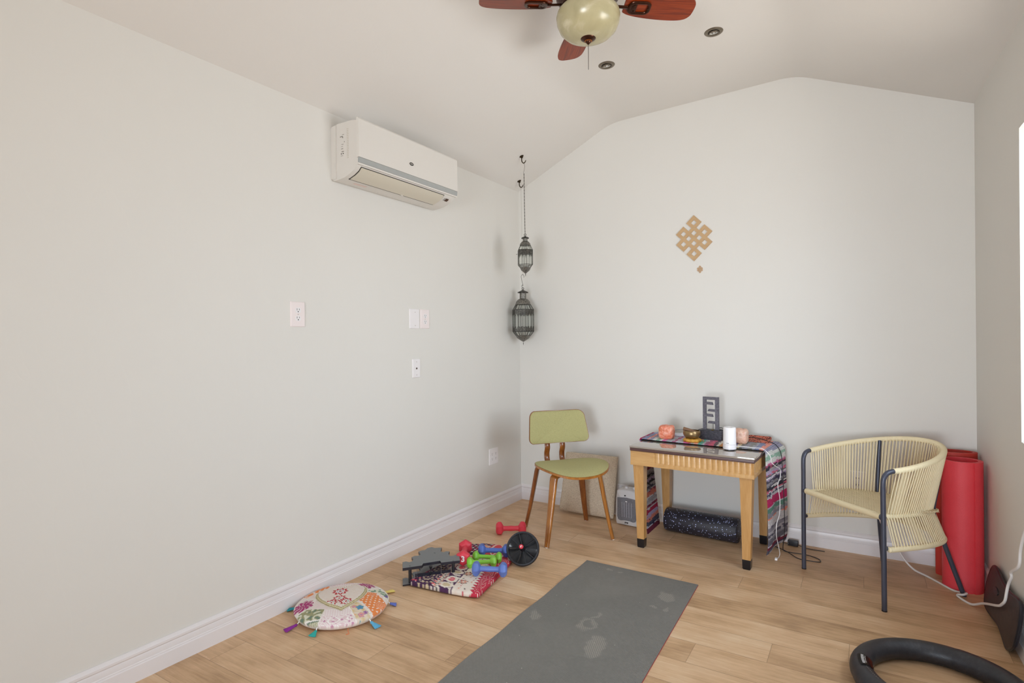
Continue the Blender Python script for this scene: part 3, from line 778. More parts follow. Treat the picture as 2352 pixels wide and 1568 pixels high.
for sx_, sy_2 in ((1, 1), (-1, 1), (1, -1), (-1, -1)):
    fx_, fy_ = .222*sx_, (.200 if sy_2 > 0 else -.200)
    d = Vector((sx_*.13, .095*sy_2, 0)); dn = d.normalized(); wd = Vector((-dn.y, dn.x, 0))
    base = Vector((0, .045, 0)) if sy_2 > 0 else Vector((0, -.02, 0))
    t0 = base + dn*.03; t1 = Vector((.148*sx_, .135*sy_2+(.02 if sy_2 > 0 else 0), 0)); ft = Vector((fx_, fy_, 0))
    path = spline([t0+Vector((0, 0, .415)), t0.lerp(t1, .7)+Vector((0, 0, .417)), t1+Vector((0, 0, .412)), t1.lerp(ft, .12)+Vector((0, 0, .395)), t1.lerp(ft, .22)+Vector((0, 0, .35)), t1.lerp(ft, .6)+Vector((0, 0, .17)), ft+Vector((0, 0, .004))], 5)
    n_ = len(path)
    bm = B(); strip(bm, path, [.031+.021*min(1, p.z/.41) for p in path], [.019+.005*min(1, p.z/.41) for p in path], wd)
    lg = obj('leg', bm, M_WALN if sy_2 < 0 else M_WALN_L, gc, ang=50)
    bm = B(); lathe(bm, [(0, 0), (.009, 0), (.009, .005), (0, .005)], 16, Matrix.Translation((fx_, fy_, 0))); obj('foot_glide', bm, M_WHITEP, lg)

# ------------------------------------------------------------------ beige pillow leaning on the back wall
t = NT('beige_boucle'); co = t.coord()
wv = t.n('TexWave', wave_type='BANDS', bands_direction='Z'); t.l(co, wv.inputs['Vector']); wv.inputs['Scale'].default_value = 28; wv.inputs['Distortion'].default_value = 3; wv.inputs['Detail'].default_value = 3
n = t.noise(co, 130, 4, .7); f = t.math('ADD', t.math('MULTIPLY', n, .88), t.math('MULTIPLY', wv.outputs['Fac'], .12))
t.base(t.ramp(f, [(.3, 'B6A590'), (.5, 'D0BFA8'), (.7, 'E0D2BD')])); t.set(Roughness=.95); t.bump(f, .006); M_BOUC = t.m
pw = []
for x, z in rrect(.405, .425, .012, 3):
    kx, kz = x/.2, z/.21
    pw.append((x*(1-.05*(1-kz*kz))-.015*(1-kz)*(.5 if x < 0 else 0), z*(1-.03*(1-kx*kx))))
fine = []
for i in range(len(pw)):
    a, b = pw[i], pw[(i+1) % len(pw)]; m = max(1, int(math.hypot(a[0]-b[0], a[1]-b[1])/.02))
    for k in range(m): fine.append((a[0]+(b[0]-a[0])*k/m, a[1]+(b[1]-a[1])*k/m))
def pil(x, z, t_, s):
    th = .055*(1-t_**2.6)+.006
    rz_ = .010*mnoise.noise(Vector((x*9, z*9, 3)))
    return Vector((x, -s*th*-1 if False else (-th-rz_ if s > 0 else th*.5), z))
bm = B(); slab(bm, fine, pil, 14)
po = obj('throw_pillow', bm, M_BOUC, None, loc=(.640, -.112, .219), rot=(math.radians(-13), 0, 0), ang=80)
tag(po, 'nubby beige square pillow leaning on the back wall behind the green chair', 'pillow')

# ------------------------------------------------------------------ space heater
ht = thing('space_heater', 'small grey and white space heater behind the left front table leg', 'heater', (.968, -.165, 0), math.radians(-4))
M_HT = plain('heater_shell', 'D0CFD0', .35, var=.02)
bm = B(); out = [(-.082, 0), (.082, 0), (.085, .06), (.083, .16), (.076, .215), (.06, .238), (-.06, .238), (-.076, .215), (-.083, .16), (-.085, .06)]
ob = [(p.x, p.y) for p in spline([(x, y, 0) for x, y in out[2:]], 4)]+[(-.084, .02), (-.078, .002), (.078, .002), (.084, .02)]
Mh = frame((0, -.055, .0), (1, 0, 0), (0, 0, 1))
loft(bm, [[Mh @ Vector((x*s, .12+(y-.12)*s, d)) for x, y in ob] for s, d in ((.93, .003), (.98, -.004), (1, -.02), (1, -.10), (.95, -.125))])
obj('housing', bm, M_HT, ht, ang=60)
t = NT('heater_mesh'); co = t.coord(); ck = t.n('TexChecker'); t.l(co, ck.inputs['Vector']); ck.inputs['Scale'].default_value = 600
t.base(t.mix(t.noise(co, 200, 2), lin('5E6068'), lin('8A8B92'))); t.set(Roughness=.5, Metallic=.3); M_MESH = t.m
gr = [(-.068, .186), (-.070, .06), (-.062, .038), (-.045, .033), (-.02, .038), (.02, .038), (.045, .033), (.062, .038), (.070, .06), (.068, .186), (.0, .192)]
bm = B(); prism(bm, gr, 0.0035, .0075, Mh); g1 = obj('front_grille', bm, M_MESH, ht)
bm = B()
for i in range(5): box(bm, (-.034+.017*i, .11, .0082), (.0022, .10, .0016), Mh)
obj('heating_slots', bm, plain('slot_light', 'B4B4BE', .4), g1)
bm = B(); box(bm, (-.002, .166, .008), (.012, .005, .0012), Mh); obj('grille_badge', bm, M_WHITEP, g1)
bm = B(); prism(bm, [(.0062*math.cos(a)-.012, .204+.0042*math.sin(a)) for a in [2*PI*i/16 for i in range(16)]], .0, .0062, Mh); obj('sensor', bm, M_DARK, ht)
bm = B(); box(bm, (-.004, .022, .004), (.024, .010, .004), Mh, bev=.001); b1 = obj('badge', bm, M_DARK, ht)
bm = B(); box(bm, (-.004, .0212, .0063), (.014, .003, .001), Mh); obj('badge_lettering', bm, M_SLOTGREY, b1)
for x in (-.028, .030):
    bm = B(); lathe(bm, [(.0, .018), (.012, .017), (.0145, .0), (0, 0)], 20, Matrix.Translation((x, .005, .233))); box(bm, (x, .005, .252), (.005, .024, .008), bev=.001); obj('control_knob', bm, M_HT, ht)
# plug and adapter behind the heater
bm = B(); box(bm, (.866, -.035, .075), (.022, .045, .035), bev=.004); tube(bm, spline([(.866, -.055, .07), (.868, -.085, .04), (.872, -.10, .012), (.90, -.08, .007), (.93, -.06, .006)], 6), .003, 6)
tag(obj('power_plug', bm, M_BLACK), 'black plug and cord on the floor between pillow and space heater', 'plug')

# ------------------------------------------------------------------ side table
TZ = .618
tb = thing('side_table', 'honey maple side table with dark glass covered top and black capped feet', 'table', (1.487, -.322, 0), math.radians(-2.6))
M_MAP = wood('honey_maple', 'B58548', 'CDA068', .38, 2, .6, .3); M_MAPX = wood('honey_maple_apron', 'B98A50', 'D0A46A', .38, 0, .6, .3)
M_DTOP = wood('dark_top_edge', '4A3230', '654642', .4, 0, 1)
TW, TD = .705, .56
bm = B(); box(bm, (0, 0, TZ-.0215), (TW, TD, .017), bev=.002); obj('dark_top', bm, M_DTOP, tb)
t = NT('table_glass'); t.base(t.mix(t.noise(t.coord(), 8), lin('8E8276'), lin('9C9084'))); t.set(Roughness=.03); t.b.inputs['Specular IOR Level'].default_value = 1.0; t.b.inputs['Coat Weight'].default_value = 1; t.b.inputs['Coat Roughness'].default_value = .02; t.b.inputs['Coat IOR'].default_value = 1.9
bm = B(); box(bm, (0, 0, TZ-.0065), (TW+.004, TD+.004, .013-.002), bev=.0015); obj('glass_top', bm, t.m, tb)
# apron with scalloped carving
AZ0, AZ1 = TZ-.115, TZ-.030
def apron(L, y, carve_from, rot, name):
    bm = B(); n = int(L/.0035); pitch = .030
    rings = []
    for i in range(n+1):
        x = -L/2+L*i/n
        d = 0
        if x < carve_from: d = .0045*(1-abs(math.sin(PI*(x-carve_from)/pitch))**.8)
        else: d = 0
        rings.append([Vector((x, -.022, AZ0)), Vector((x, 0.004, AZ0)), Vector((x, 0.004, AZ0+.020)), Vector((x, .002-d, AZ0+.024)), Vector((x, .002-d, AZ1-.003)), Vector((x, .0, AZ1)), Vector((x, -.022, AZ1))])
    loft(bm, rings)
    bmesh.ops.transform(bm, matrix=rot @ Matrix.Translation((0, y, 0)), verts=bm.verts[:])
    return obj(name, bm, M_MAPX, tb, ang=35)
A_W, A_D = TW-.004, TD-.006
apron(A_W, A_D/2-.004, .20, rotz(PI), 'front_apron').location = (0, 0, 0)
apron(A_W, A_D/2-.004, -9, rotz(0), 'back_apron')
apron(A_D-.06, A_W/2-.004, 9, rotz(-PI/2), 'side_apron'); apron(A_D-.06, A_W/2-.004, 9, rotz(PI/2), 'side_apron')
for sx_ in (-1, 1):
    for sy_2 in (-1, 1):
        x1, y1 = sx_*(TW/2-.016), sy_2*(TD/2-.016)
        def ring_(w, z, o=0):
            w2 = w
            return [Vector((x1-sx_*o, y1-sy_2*o, z)), Vector((x1-sx_*(o+w2), y1-sy_2*o, z)), Vector((x1-sx_*(o+w2), y1-sy_2*(o+w2), z)), Vector((x1-sx_*o, y1-sy_2*(o+w2), z))]
        bm = B(); loft(bm, [ring_(.066, AZ0+.01, -.002), ring_(.066, AZ0-.004, -.002), ring_(.062, AZ0-.03), ring_(.042, .052, .014)])
        lg = obj('leg', bm, M_MAP, tb, ang=30)
        bm = B(); loft(bm, [ring_(.044, .054, .013), ring_(.041, .006, .0145), ring_(.034, .0, .018)]); obj('foot_cap', bm, plain('black_foot', '15151B', .3), lg, ang=30)

# rag runner over the table
STR = [lin(c) for c in ('B8B4BC', 'D1CED2', '8F8D98', '6E6C7A', 'C02060', 'B92A52', '2B2A38', 'A8506A', 'E8E4E6', '4A4660', '7D8270', '5F8A7C', 'B9A8C8', 'D66A84', '7A2440', '9A9498', '3B3350', 'E08A78', 'C8C4CC', '585566', 'AFA9AE', '6B6478')]
STR_TOP = [tuple(x*.82+.18*.62 for x in lin(c)) for c in ('7C86B0', 'F0907A', '8A88A8', 'DADCD8', '8FC0A8', 'E8E8E6', 'D858A0', 'A8A6B0', 'B8B8C4', 'B0487A', 'C8C8D6', 'BFC0CC', 'D84898', 'C2286A', 'B0B0A8', 'F09A7A', '3FB8A0', 'C0C0CC', 'B04878', 'E04A78', '4A2840', 'E0D8C8', 'D88A28', 'C8C6D0', 'B8BAC6', '60408A', 'D8C8A0', '707068', '9090A0', '8A8A84', 'A8A8B8')]
key = [(1.168, .035, -.395, -.155), (1.150, .20, -.395, -.150), (1.128, .40, -.39, -.145), (1.118, .56, -.385, -.13), (1.117, TZ-.004, -.375, -.115), (1.128, TZ+.0045, -.372, -.112), (1.25, TZ+.005, -.385, -.100), (1.5, TZ+.005, -.395, -.095), (1.75, TZ+.005, -.405, -.09), (1.835, TZ+.0045, -.405, -.085), (1.852, TZ-.006, -.405, -.080),
       (1.856, TZ-.05, -.42, -.085), (1.858, .45, -.425, -.09), (1.860, .30, -.425, -.10), (1.862, .15, -.42, -.10), (1.858, .08, -.42, -.10), (1.850, .040, -.42, -.11)]
kp = spline([(a, b, 0) for a, b, c, d in key], 60)
ky = spline([(c, d, 0) for a, b, c, d in key], 60)
SW = .0078; acc = 0; L_ = [0]
for i in range(1, len(kp)): acc += (kp[i]-kp[i-1]).length; L_.append(acc)
NW = 26; bm = B(); rows = []; cols = []
ns = int(acc/SW); per = 4
import bisect
r3 = random.Random(11)
topL = L_[5*60]; topR = L_[9*60]
scol = []
prev = None
for k in range(ns+1):
    l0 = k*SW
    if topL-.01 < l0 < topR+.10:
        c = STR_TOP[int((l0-topL)/.0215) % len(STR_TOP)] if l0 >= topL else STR_TOP[0]
    else:
        if prev is None or r3.random() < .62: prev = STR[r3.randrange(len(STR))]
        c = prev
    scol.append(c)
for i in range(ns*per+1):
    l = i*SW/per; j = min(len(kp)-2, max(0, bisect.bisect_left(L_, l)-1)); f_ = (l-L_[j])/max(1e-9, L_[j+1]-L_[j])
    p = kp[j].lerp(kp[j+1], f_); yy = ky[j].lerp(ky[j+1], f_)
    tg = (kp[j+1]-kp[j]).normalized(); nr = Vector((-tg.y, 0, tg.x))
    ph = (i % per)/per; bulge = abs(math.sin(PI*ph))*.0034
    k = i//per
    row_ = []
    for q in range(NW+1):
        u = q/NW
        wob = .006*mnoise.noise(Vector((l*25, u*1.2+k*.15, 0)))
        edge = .003*math.sin(PI*ph)*(1 if q in (0, NW) else 0)
        y = yy.x+(yy.y-yy.x)*u+(edge if q == NW else -edge)
        fold = 0
        if l > topR-.02: fold = (.060*u-.004)*min(1, (l-topR+.02)/.06)+.007*math.sin(u*7+1)*min(1, max(0, l-topR-.05)/.3)
        row_.append(bm.verts.new((p.x+nr.x*(bulge)+fold, y+wob*.3, max(.006, p.y+nr.z*bulge))))
        cc = scol[min(ns, max(0, k+(1 if mnoise.noise(Vector((k*.7, u*5, 9))) > .22 else (-1 if mnoise.noise(Vector((k*.9, u*6, 4))) > .3 else 0))))]
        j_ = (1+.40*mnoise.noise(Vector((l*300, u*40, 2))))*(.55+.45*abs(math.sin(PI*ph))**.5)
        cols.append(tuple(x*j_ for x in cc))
    rows.append(row_)
for i in range(len(rows)-1):
    for q in range(NW): bm.faces.new((rows[i][q], rows[i][q+1], rows[i+1][q+1], rows[i+1][q]))
bmesh.ops.recalc_face_normals(bm, faces=bm.faces[:])
bmesh.ops.solidify(bm, geom=bm.faces[:], thickness=-.0035)
ru = obj('rag_runner', bm, attr_mat('rag_weave', .95, .0012, 500), None, ang=60)
nv = len(ru.data.vertices)
a = ru.data.color_attributes.new('Col', 'FLOAT_COLOR', 'POINT')
buf = []
for i in range(nv):
    c = cols[i] if i < len(cols) else cols[i-len(cols)] if i-len(cols) < len(cols) else cols[0]
    buf.extend((*c, 1))
a.data.foreach_set('color', buf)
tag(ru, 'multicoloured woven rag runner draped across the side table and hanging down both ends', 'table runner')

# things on the table -------------------------------------------------------
RZ = TZ+.0085
def rock(name, label, loc, s, mat, hole=False, seed=1):
    bm = B(); bmesh.ops.create_icosphere(bm, subdivisions=5, radius=1)
    for v in bm.verts:
        d = v.co.normalized(); p = 4.6
        k = (abs(d.x)**p+abs(d.y)**p+abs(d.z)**p)**(-1/p)
        q = d*k
        nz = 1+.07*mnoise.noise(q*2.1+Vector((seed*7, 0, 0)))+.035*mnoise.noise(q*6+Vector((0, seed*5, 0)))
        v.co = Vector((q.x*s[0]/2*nz, q.y*s[1]/2*nz, max(-s[2]/2*.985, q.z*s[2]/2*nz)))
        if hole:
            rr = math.hypot(v.co.x, v.co.y)
            if v.co.z > s[2]*.3 and rr < s[0]*.24: v.co.z -= .024*(1-(rr/(s[0]*.24))**4)
    o = obj(name, bm, mat, None, loc=(loc[0], loc[1], loc[2]+s[2]/2), ang=50)
    return tag(o, label, 'salt lamp' if not hole else 'candle holder')
def salt(name, c1, c2, c3):
    t = NT(name); co = t.coord(); n = t.noise(co, 22, 6, .7, 1.2); n2 = t.noise(t.mapping(co, (1, 1, .4)), 60, 3, .6, 2)
    t.base(t.ramp(t.math('ADD', t.math('MULTIPLY', n, .7), t.math('MULTIPLY', n2, .3)), [(.34, c1), (.5, c2), (.68, c3)])); t.set(Roughness=.42)
    t.b.inputs['Subsurface Weight'].default_value = .35; t.b.inputs['Subsurface Radius'].default_value = (.02, .008, .005); t.b.inputs['Subsurface Scale'].default_value = 1
    t.bump(n2, .002); return t.m
rock('salt_rock_holder', 'orange pink salt rock on the table runner left of the singing bowl', (1.262, -.300, RZ), (.090, .085, .086), salt('salt_orange', 'C85A38', 'E28868', 'F4CDBE'), seed=1)
rock('salt_rock_holder', 'pale pink salt rock on the runner behind the white diffuser', (1.690, -.250, RZ), (.092, .088, .088), salt('salt_pale', 'C89278', 'DFB49E', 'F0D8CA'), True, seed=3)
# bowl set
bx, by = 1.428, -.335
bm = B(); n_ = 44; m_ = 14; rings_ = []
for i in range(n_):
    a = 2*PI*i/n_; R0 = .036+.0015*math.sin(a*9); r0 = .0165+.0015*math.sin(a*9+1)
    ring = []
    for j in range(m_):
        b_ = 2*PI*j/m_; ring.append(Vector(((R0+r0*1.05*math.cos(b_))*math.cos(a), (R0+r0*1.05*math.cos(b_))*math.sin(a), .0125+r0*.72*math.sin(b_))))
    rings_.append(ring)
loft(bm, rings_, cyc=True)
bs = obj('bowl_cushion', bm, plain('gold_brocade', 'CF9A3C', .4, .2, var=.35, scale=90, bump=.001), None, loc=(bx+.002, by, RZ), ang=70)
tag(bs, 'gold brocade ring cushion under the singing bowl', 'cushion')
M_BRASS = plain('singing_bowl_bronze', '927A56', .34, .8, var=.18, scale=25)
bm = B(); lathe(bm, [(0, .004), (.022, .0045), (.036, .010), (.048, .022), (.0525, .036), (.0505, .048), (.0475, .054), (.0455, .054), (.0475, .046), (.049, .036), (.045, .024), (.034, .014), (.02, .008), (0, .0075)], 48)
bwl = obj('singing_bowl', bm, M_BRASS, None, loc=(bx, by, RZ+.0165), ang=60); tag(bwl, 'hammered bronze singing bowl on a gold ring cushion', 'bowl')
bm = B(); tube(bm, [(bx-.050, by-.010, RZ+.0795), (bx-.045, by-.009, RZ+.0785), (bx-.02, by-.004, RZ+.072), (bx+.015, by+.003, RZ+.0635), (bx+.034, by+.007, RZ+.0585), (bx+.036, by+.0075, RZ+.0580)], [.0095, .0115, .0112, .009, .0085, .006], 16)
tag(obj('mallet', bm, wood('mallet_wood', '6A4A34', '8A6648', .55, 0, 3)), 'short brown wooden mallet resting in the singing bowl', 'mallet')
# stone maze sculpture (tabletop lamp or fountain)
sc = thing('table_sculpture', 'dark slate openwork sculpture with zigzag bars on a block base on the side table', 'sculpture', (1.516, -.200, RZ), math.radians(-6))
t = NT('dark_slate'); co = t.coord(); n = t.noise(t.mapping(co, (30, 30, 90)), 2, 5, .7); n2 = t.noise(co, 400, 2)
t.base(t.ramp(n, [(.35, '24242C'), (.55, '3C3B44'), (.75, '6A6870')])); t.set(Roughness=.55); t.bump(n, .002); M_SLATE = t.m
t = NT('grey_slate'); co = t.coord(); n = t.noise(co, 120, 4, .7)
t.base(t.ramp(n, [(.3, '4A4850'), (.5, '625F68'), (.7, '7A7880')])); t.set(Roughness=.75); t.bump(n, .001); M_SLATE2 = t.m
bm = B(); box(bm, (0, 0, .031), (.150, .075, .062), bev=.003)
for v in bm.verts:
    if v.co.z < .03: v.co.x *= .93; v.co.y *= .93
obj('base_block', bm, M_SLATE, sc)
bm = B(); W2, H2 = .098, .205
Ms = Matrix.Translation((-.005, .004, .0615)) @ frame((0, .008, 0), (1, 0, 0), (.02, 0, 1))
def sl(pts): prism(bm, pts, 0, .016, Ms)
sl([(-.049, 0), (-.029, 0), (-.029, H2), (-.049, H2)]); sl([(.027, 0), (.049, 0), (.049, H2), (.027, H2)]); sl([(-.0285, H2-.017), (.0265, H2-.017), (.0265, H2), (-.0285, H2)])
for z, side in ((H2-.047, 1), (H2-.090, -1), (H2-.122, 1), (H2-.165, -1)):
    if side > 0: sl([(-.0285, z), (.014, z-.002), (.009, z+.014), (-.0285, z+.016)])
    else: sl([(.0265, z-.002), (-.020, z+.001), (-.013, z+.014), (.0265, z+.013)])
fr = obj('openwork_frame', bm, M_SLATE2, sc)
bm = B(); lathe(bm, [(0, 0), (.007, 0), (.009, .003), (.004, .006), (0, .006)], 16, Matrix.Translation((.012, -.022, .062))); obj('brass_candle_cup', bm, plain('tarnished_brass', '8A7440', .4, .7), sc)
bm = B()
for x in (.005, .011): tube(bm, [(x, -.0, .062), (x, -.0, .10)], .0012, 6)
obj('metal_pins', bm, M_DARK, sc)
bm = B(); tube(bm, spline([(.02, .012, .064), (.035, .02, .072), (.055, .02, .076), (.075, .01, .068), (.085, .0, .055), (.09, .0, .02), (.095, .01, .0)], 6), .0022, 6)
tube(bm, spline([(.022, .015, .063), (.05, .02, .064), (.08, .012, .060), (.092, .01, .03)], 6), .0022, 6)
obj('power_cord', bm, M_BLACK, sc)
# diffuser
df = thing('aroma_diffuser', 'white cylindrical aroma diffuser at the front edge of the side table', 'diffuser', (1.668, -.440, TZ-.001), math.radians(-18))
bm = B(); lathe(bm, [(0, .008), (.036, .008), (.0365, .012), (.0362, .034), (.036, .0345)], 44); obj('base', bm, plain('diffuser_base', 'E8E5E9', .3, var=.01), df)
bm = B(); lathe(bm, [(.0360, .0355), (.0357, .06), (.0345, .124), (.0335, .129), (.031, .1315), (.012, .133), (.006, .1305), (0, .1305)], 44); obj('cover', bm, plain('diffuser_cover', 'F0EFF2', .25, var=.01), df)
bm = B(); lathe(bm, [(0, .0015), (.029, .0015), (.029, .009), (0, .009)], 32); obj('foot_ring', bm, M_BLACK, df)
Mt = Matrix.Translation((0, 0, 0)) @ frame((.006, -.0359, .0435), (1, 0, 0), (0, 0, 1))
for i in range(7):
    a = math.radians(-90+12+(i-3)*3.6)
    Mc = frame((.0361*math.cos(a), .0361*math.sin(a), .044), (-math.sin(a), math.cos(a), 0), (0, 0, 1))
    bm = B(); box(bm, (0, 0, .0), (.0017, .0028 if i % 2 else .0036, .0006), Mc)
    if i == 0: bmL = B()
    box(bmL, (0, 0, 0), (.0018, .0026+.0008*(i % 2), .0006), Mc); bm.free()
obj('brand_lettering', bmL, plain('grey_print', '7A7A80', .5), df)
# white cable of the diffuser
def cable(name, label, pts, r, mat, n=10, cat='cable', parent=None, seg=8):
    bm = B(); tube(bm, spline(pts, n), r, seg); o = obj(name, bm, mat, parent, ang=80)
    if parent is None: tag(o, label, cat)
    return o
wc = cable('diffuser_cable', 'thin white cable running from the diffuser over the runner down to the floor', [(1.703, -.425, TZ+.022), (1.735, -.40, TZ+.018), (1.79, -.39, RZ+.006), (1.835, -.395, RZ+.006), (1.868, -.40, TZ-.01), (1.880, -.41, .59), (1.885, -.405, .56), (1.905, -.36, .53), (1.915, -.30, .505), (1.915, -.30, .46), (1.905, -.325, .42), (1.913, -.31, .34), (1.913, -.33, .26), (1.905, -.385, .215), (1.902, -.38, .15), (1.905, -.32, .07), (1.908, -.29, .02), (1.905, -.31, .004), (1.898, -.347, .003)], .0021, M_WHITEP)
bm = B(); box(bm, (1.897, -.352, .006), (.014, .024, .011), bev=.002); o = obj('plug', bm, M_WHITEP, wc)
cable('lamp_cord', 'thin black cord hanging over the right end of the runner to the floor', [(1.60, -.15, TZ+.02), (1.66, -.13, RZ+.016), (1.76, -.13, RZ+.022), (1.83, -.16, RZ+.012), (1.880, -.18, TZ+.004), (1.908, -.20, .58), (1.918, -.22, .50), (1.925, -.235, .35), (1.929, -.24, .2), (1.926, -.235, .11), (1.915, -.20, .03), (1.92, -.19, .005), (1.96, -.195, .003), (2.03, -.19, .003), (2.09, -.215, .003), (2.112, -.25, .003), (2.105, -.273, .003), (2.06, -.28, .003), (2.00, -.272, .003), (1.94, -.205, .006), (1.88, -.15, .004), (1.82, -.118, .003), (1.79, -.08, .003)], .0022, M_BLACK)
ad = thing('power_adapter', 'black plug-in power adapter lying on the floor right of the table', 'adapter', (1.955, -.062, .0), math.radians(-8))
bm = B(); box(bm, (0, 0, .018), (.056, .030, .032), bev=.004); obj('adapter_body', bm, M_BLACK, ad)
bm = B(); box(bm, (-.022, -.020, .014), (.002, .014, .006)); box(bm, (-.022, -.020, .024), (.002, .014, .006)); obj('prongs', bm, plain('steel_prong', 'B0B0B0', .3, .9), ad)
bm = B(); tube(bm, spline([(.028, 0, .012), (.045, -.002, .008), (.08, -.004, .003), (.13, .0, .003), (.17, .005, .003)], 6), .0022, 6); tube(bm, spline([(-.028, .005, .006), (-.06, .012, .003), (-.1, .02, .003), (-.15, .03, .003)], 6), .002, 6); obj('adapter_cord', bm, M_BLACK, ad)
# crocheted mat at the right back
M_CRO = NT('black_orange_crochet'); co = M_CRO.coord(); vo = M_CRO.n('TexVoronoi'); M_CRO.l(co, vo.inputs['Vector']); vo.inputs['Scale'].default_value = 60
M_CRO.base(M_CRO.ramp(M_CRO.noise(co, 55, 3, .6, 2), [(.44, '1A1418'), (.5, 'C45A42'), (.6, 'D98A70'), (.66, '2A2024')])); M_CRO.set(Roughness=.9); M_CRO.bump(vo.outputs['Distance'], .003)
bm = B(); slab(bm, rrect(.135, .105, .012, 4), lambda x, y, t_, s: Vector((x, y, (.009 if s > 0 else 0)+.006*mnoise.noise(Vector((x*25, y*25, 0)))+.016*max(0, y/.05)**2)), 8)
tag(obj('crocheted_mat', bm, M_CRO.m, None, loc=(1.775, -.135, RZ+.004), rot=(0, 0, -.1)), 'small black and orange crocheted mat on the right rear of the runner', 'mat')
# crumpled pale papers and grey cord at the left rear
bm = B(); slab(bm, rrect(.15, .07, .02, 4), lambda x, y, t_, s: Vector((x, y, (.010 if s > 0 else 0)+.012*mnoise.noise(Vector((x*18, y*22, 4)))+.010*(1-t_))), 8)
tag(obj('folded_paper', bm, plain('pale_grey_fabric', 'C4C4CC', .8), None, loc=(1.335, -.16, RZ+.004), rot=(0, 0, .1)), 'crumpled pale grey cloth behind the salt rock and singing bowl', 'cloth')
cable('grey_cord', 'grey looped cord on the runner behind the orange salt rock', [(1.17, -.20, RZ+.004), (1.20, -.17, RZ+.012), (1.26, -.13, RZ+.03), (1.34, -.12, RZ+.04), (1.40, -.13, RZ+.03), (1.43, -.17, RZ+.012), (1.45, -.2, RZ+.004)], .0018, plain('grey_cord', '7A8288', .6), 8)
# small pebbles in front of the sculpture
for x, y, s, c, lb in ((1.520, -.287, .010, 'C8C4BC', 'tiny pale stone on the runner in front of the slate sculpture'), (1.487, -.300, .014, 'B08A50', 'small brass coloured trinket on the runner in front of the slate sculpture')):
    bm = B(); bmesh.ops.create_icosphere(bm, subdivisions=2, radius=s/2)
    for v in bm.verts: v.co.z *= .45 if s > .012 else .9; v.co *= 1+.15*mnoise.noise(v.co*300)
    tag(obj('pebble' if s < .012 else 'trinket', bm, plain('stone_'+c, c, .6), None, loc=(x, y, RZ+s*(.22 if s > .012 else .42))), lb, 'ornament')

# ------------------------------------------------------------------ foam roller under the table
t = NT('speckled_black_foam'); co = t.coord(); vo = t.n('TexVoronoi'); t.l(co, vo.inputs['Vector']); vo.inputs['Scale'].default_value = 92
s1 = t.math('LESS_THAN', vo.outputs['Distance'], .26); sc_ = t.n('SeparateColor'); t.l(vo.outputs['Color'], sc_.inputs[0]); s1 = t.math('MULTIPLY', s1, t.math('GREATER_THAN', sc_.outputs[0], .5))
t.base(t.mix(s1, t.mix(t.noise(co, 300, 2), lin('16161E'), lin('34323E')), lin('B9C4F0'))); t.set(Roughness=.38); t.bump(t.noise(co, 350, 2), .0015); M_FOAM = t.m
RR = .0745
bm = B(); prf = [(0, -.228), (.010, -.228), (.010, -.2275), (RR-.012, -.2285), (RR-.004, -.226), (RR, -.219), (RR, .219), (RR-.004, .226), (RR-.012, .2285), (.010, .2275), (0, .228)]
lathe(bm, prf, 56, Matrix.Rotation(PI/2, 4, 'Y'))
fo = obj('foam_roller', bm, M_FOAM, None, loc=(1.440, -.165, RR), rot=(0, 0, math.radians(-3)), ang=40); tag(fo, 'black speckled foam roller on the floor under the side table', 'foam roller')

# ------------------------------------------------------------------ woven armchair
AX = math.atan2(.7, -.714)
rc = thing('woven_armchair', 'round back armchair of cream cord woven on a dark grey steel frame', 'chair', (2.395, -.405, 0), AX)
M_STEEL = plain('slate_grey_steel', '474A58', .35, .3, var=.06)
M_CORD = plain('cream_cord', 'E8DAB6', .5, var=.07, scale=20); M_CORD2 = plain('cream_cord_seat', 'D8C9A6', .55, var=.08)
def hs(rx, zf, zb, f0, n=60, pinch=0.0, back=-.25, power=2.4):
    """horseshoe from the right front round the back to the left front; list of Vectors"""
    pts = []
    for i in range(n+1):
        a = PI*i/n                    # 0 right .. PI left
        c, s = math.cos(a), math.sin(a)
        e = 2/power
        x = rx*math.copysign(abs(c)**e, c)*(1-pinch*(1-abs(s)**e)**3); yb = -(abs(s)**e)
        y = f0+(back-f0)*(-yb) if True else 0
        k = -yb
        z = zf+(zb-zf)*(k**1.2)
        pts.append(Vector((x, y, z)))
    return pts
TOPR = hs(.286, .640, .712, .200, 72, pinch=.10, back=-.288, power=2.1)
SEATR = hs(.226, .425, .398, .235, 72, back=-.218, power=2.5)
LOWR = hs(.262, .284, .262, .235, 72, back=-.262, power=2.7)
def samp(P, t_):
    L = [0]
    for i in range(1, len(P)): L.append(L[-1]+(P[i]-P[i-1]).length)
    l = t_*L[-1]; j = min(len(P)-2, max(0, bisect.bisect_left(L, l)-1)); return P[j].lerp(P[j+1], (l-L[j])/(L[j+1]-L[j]))
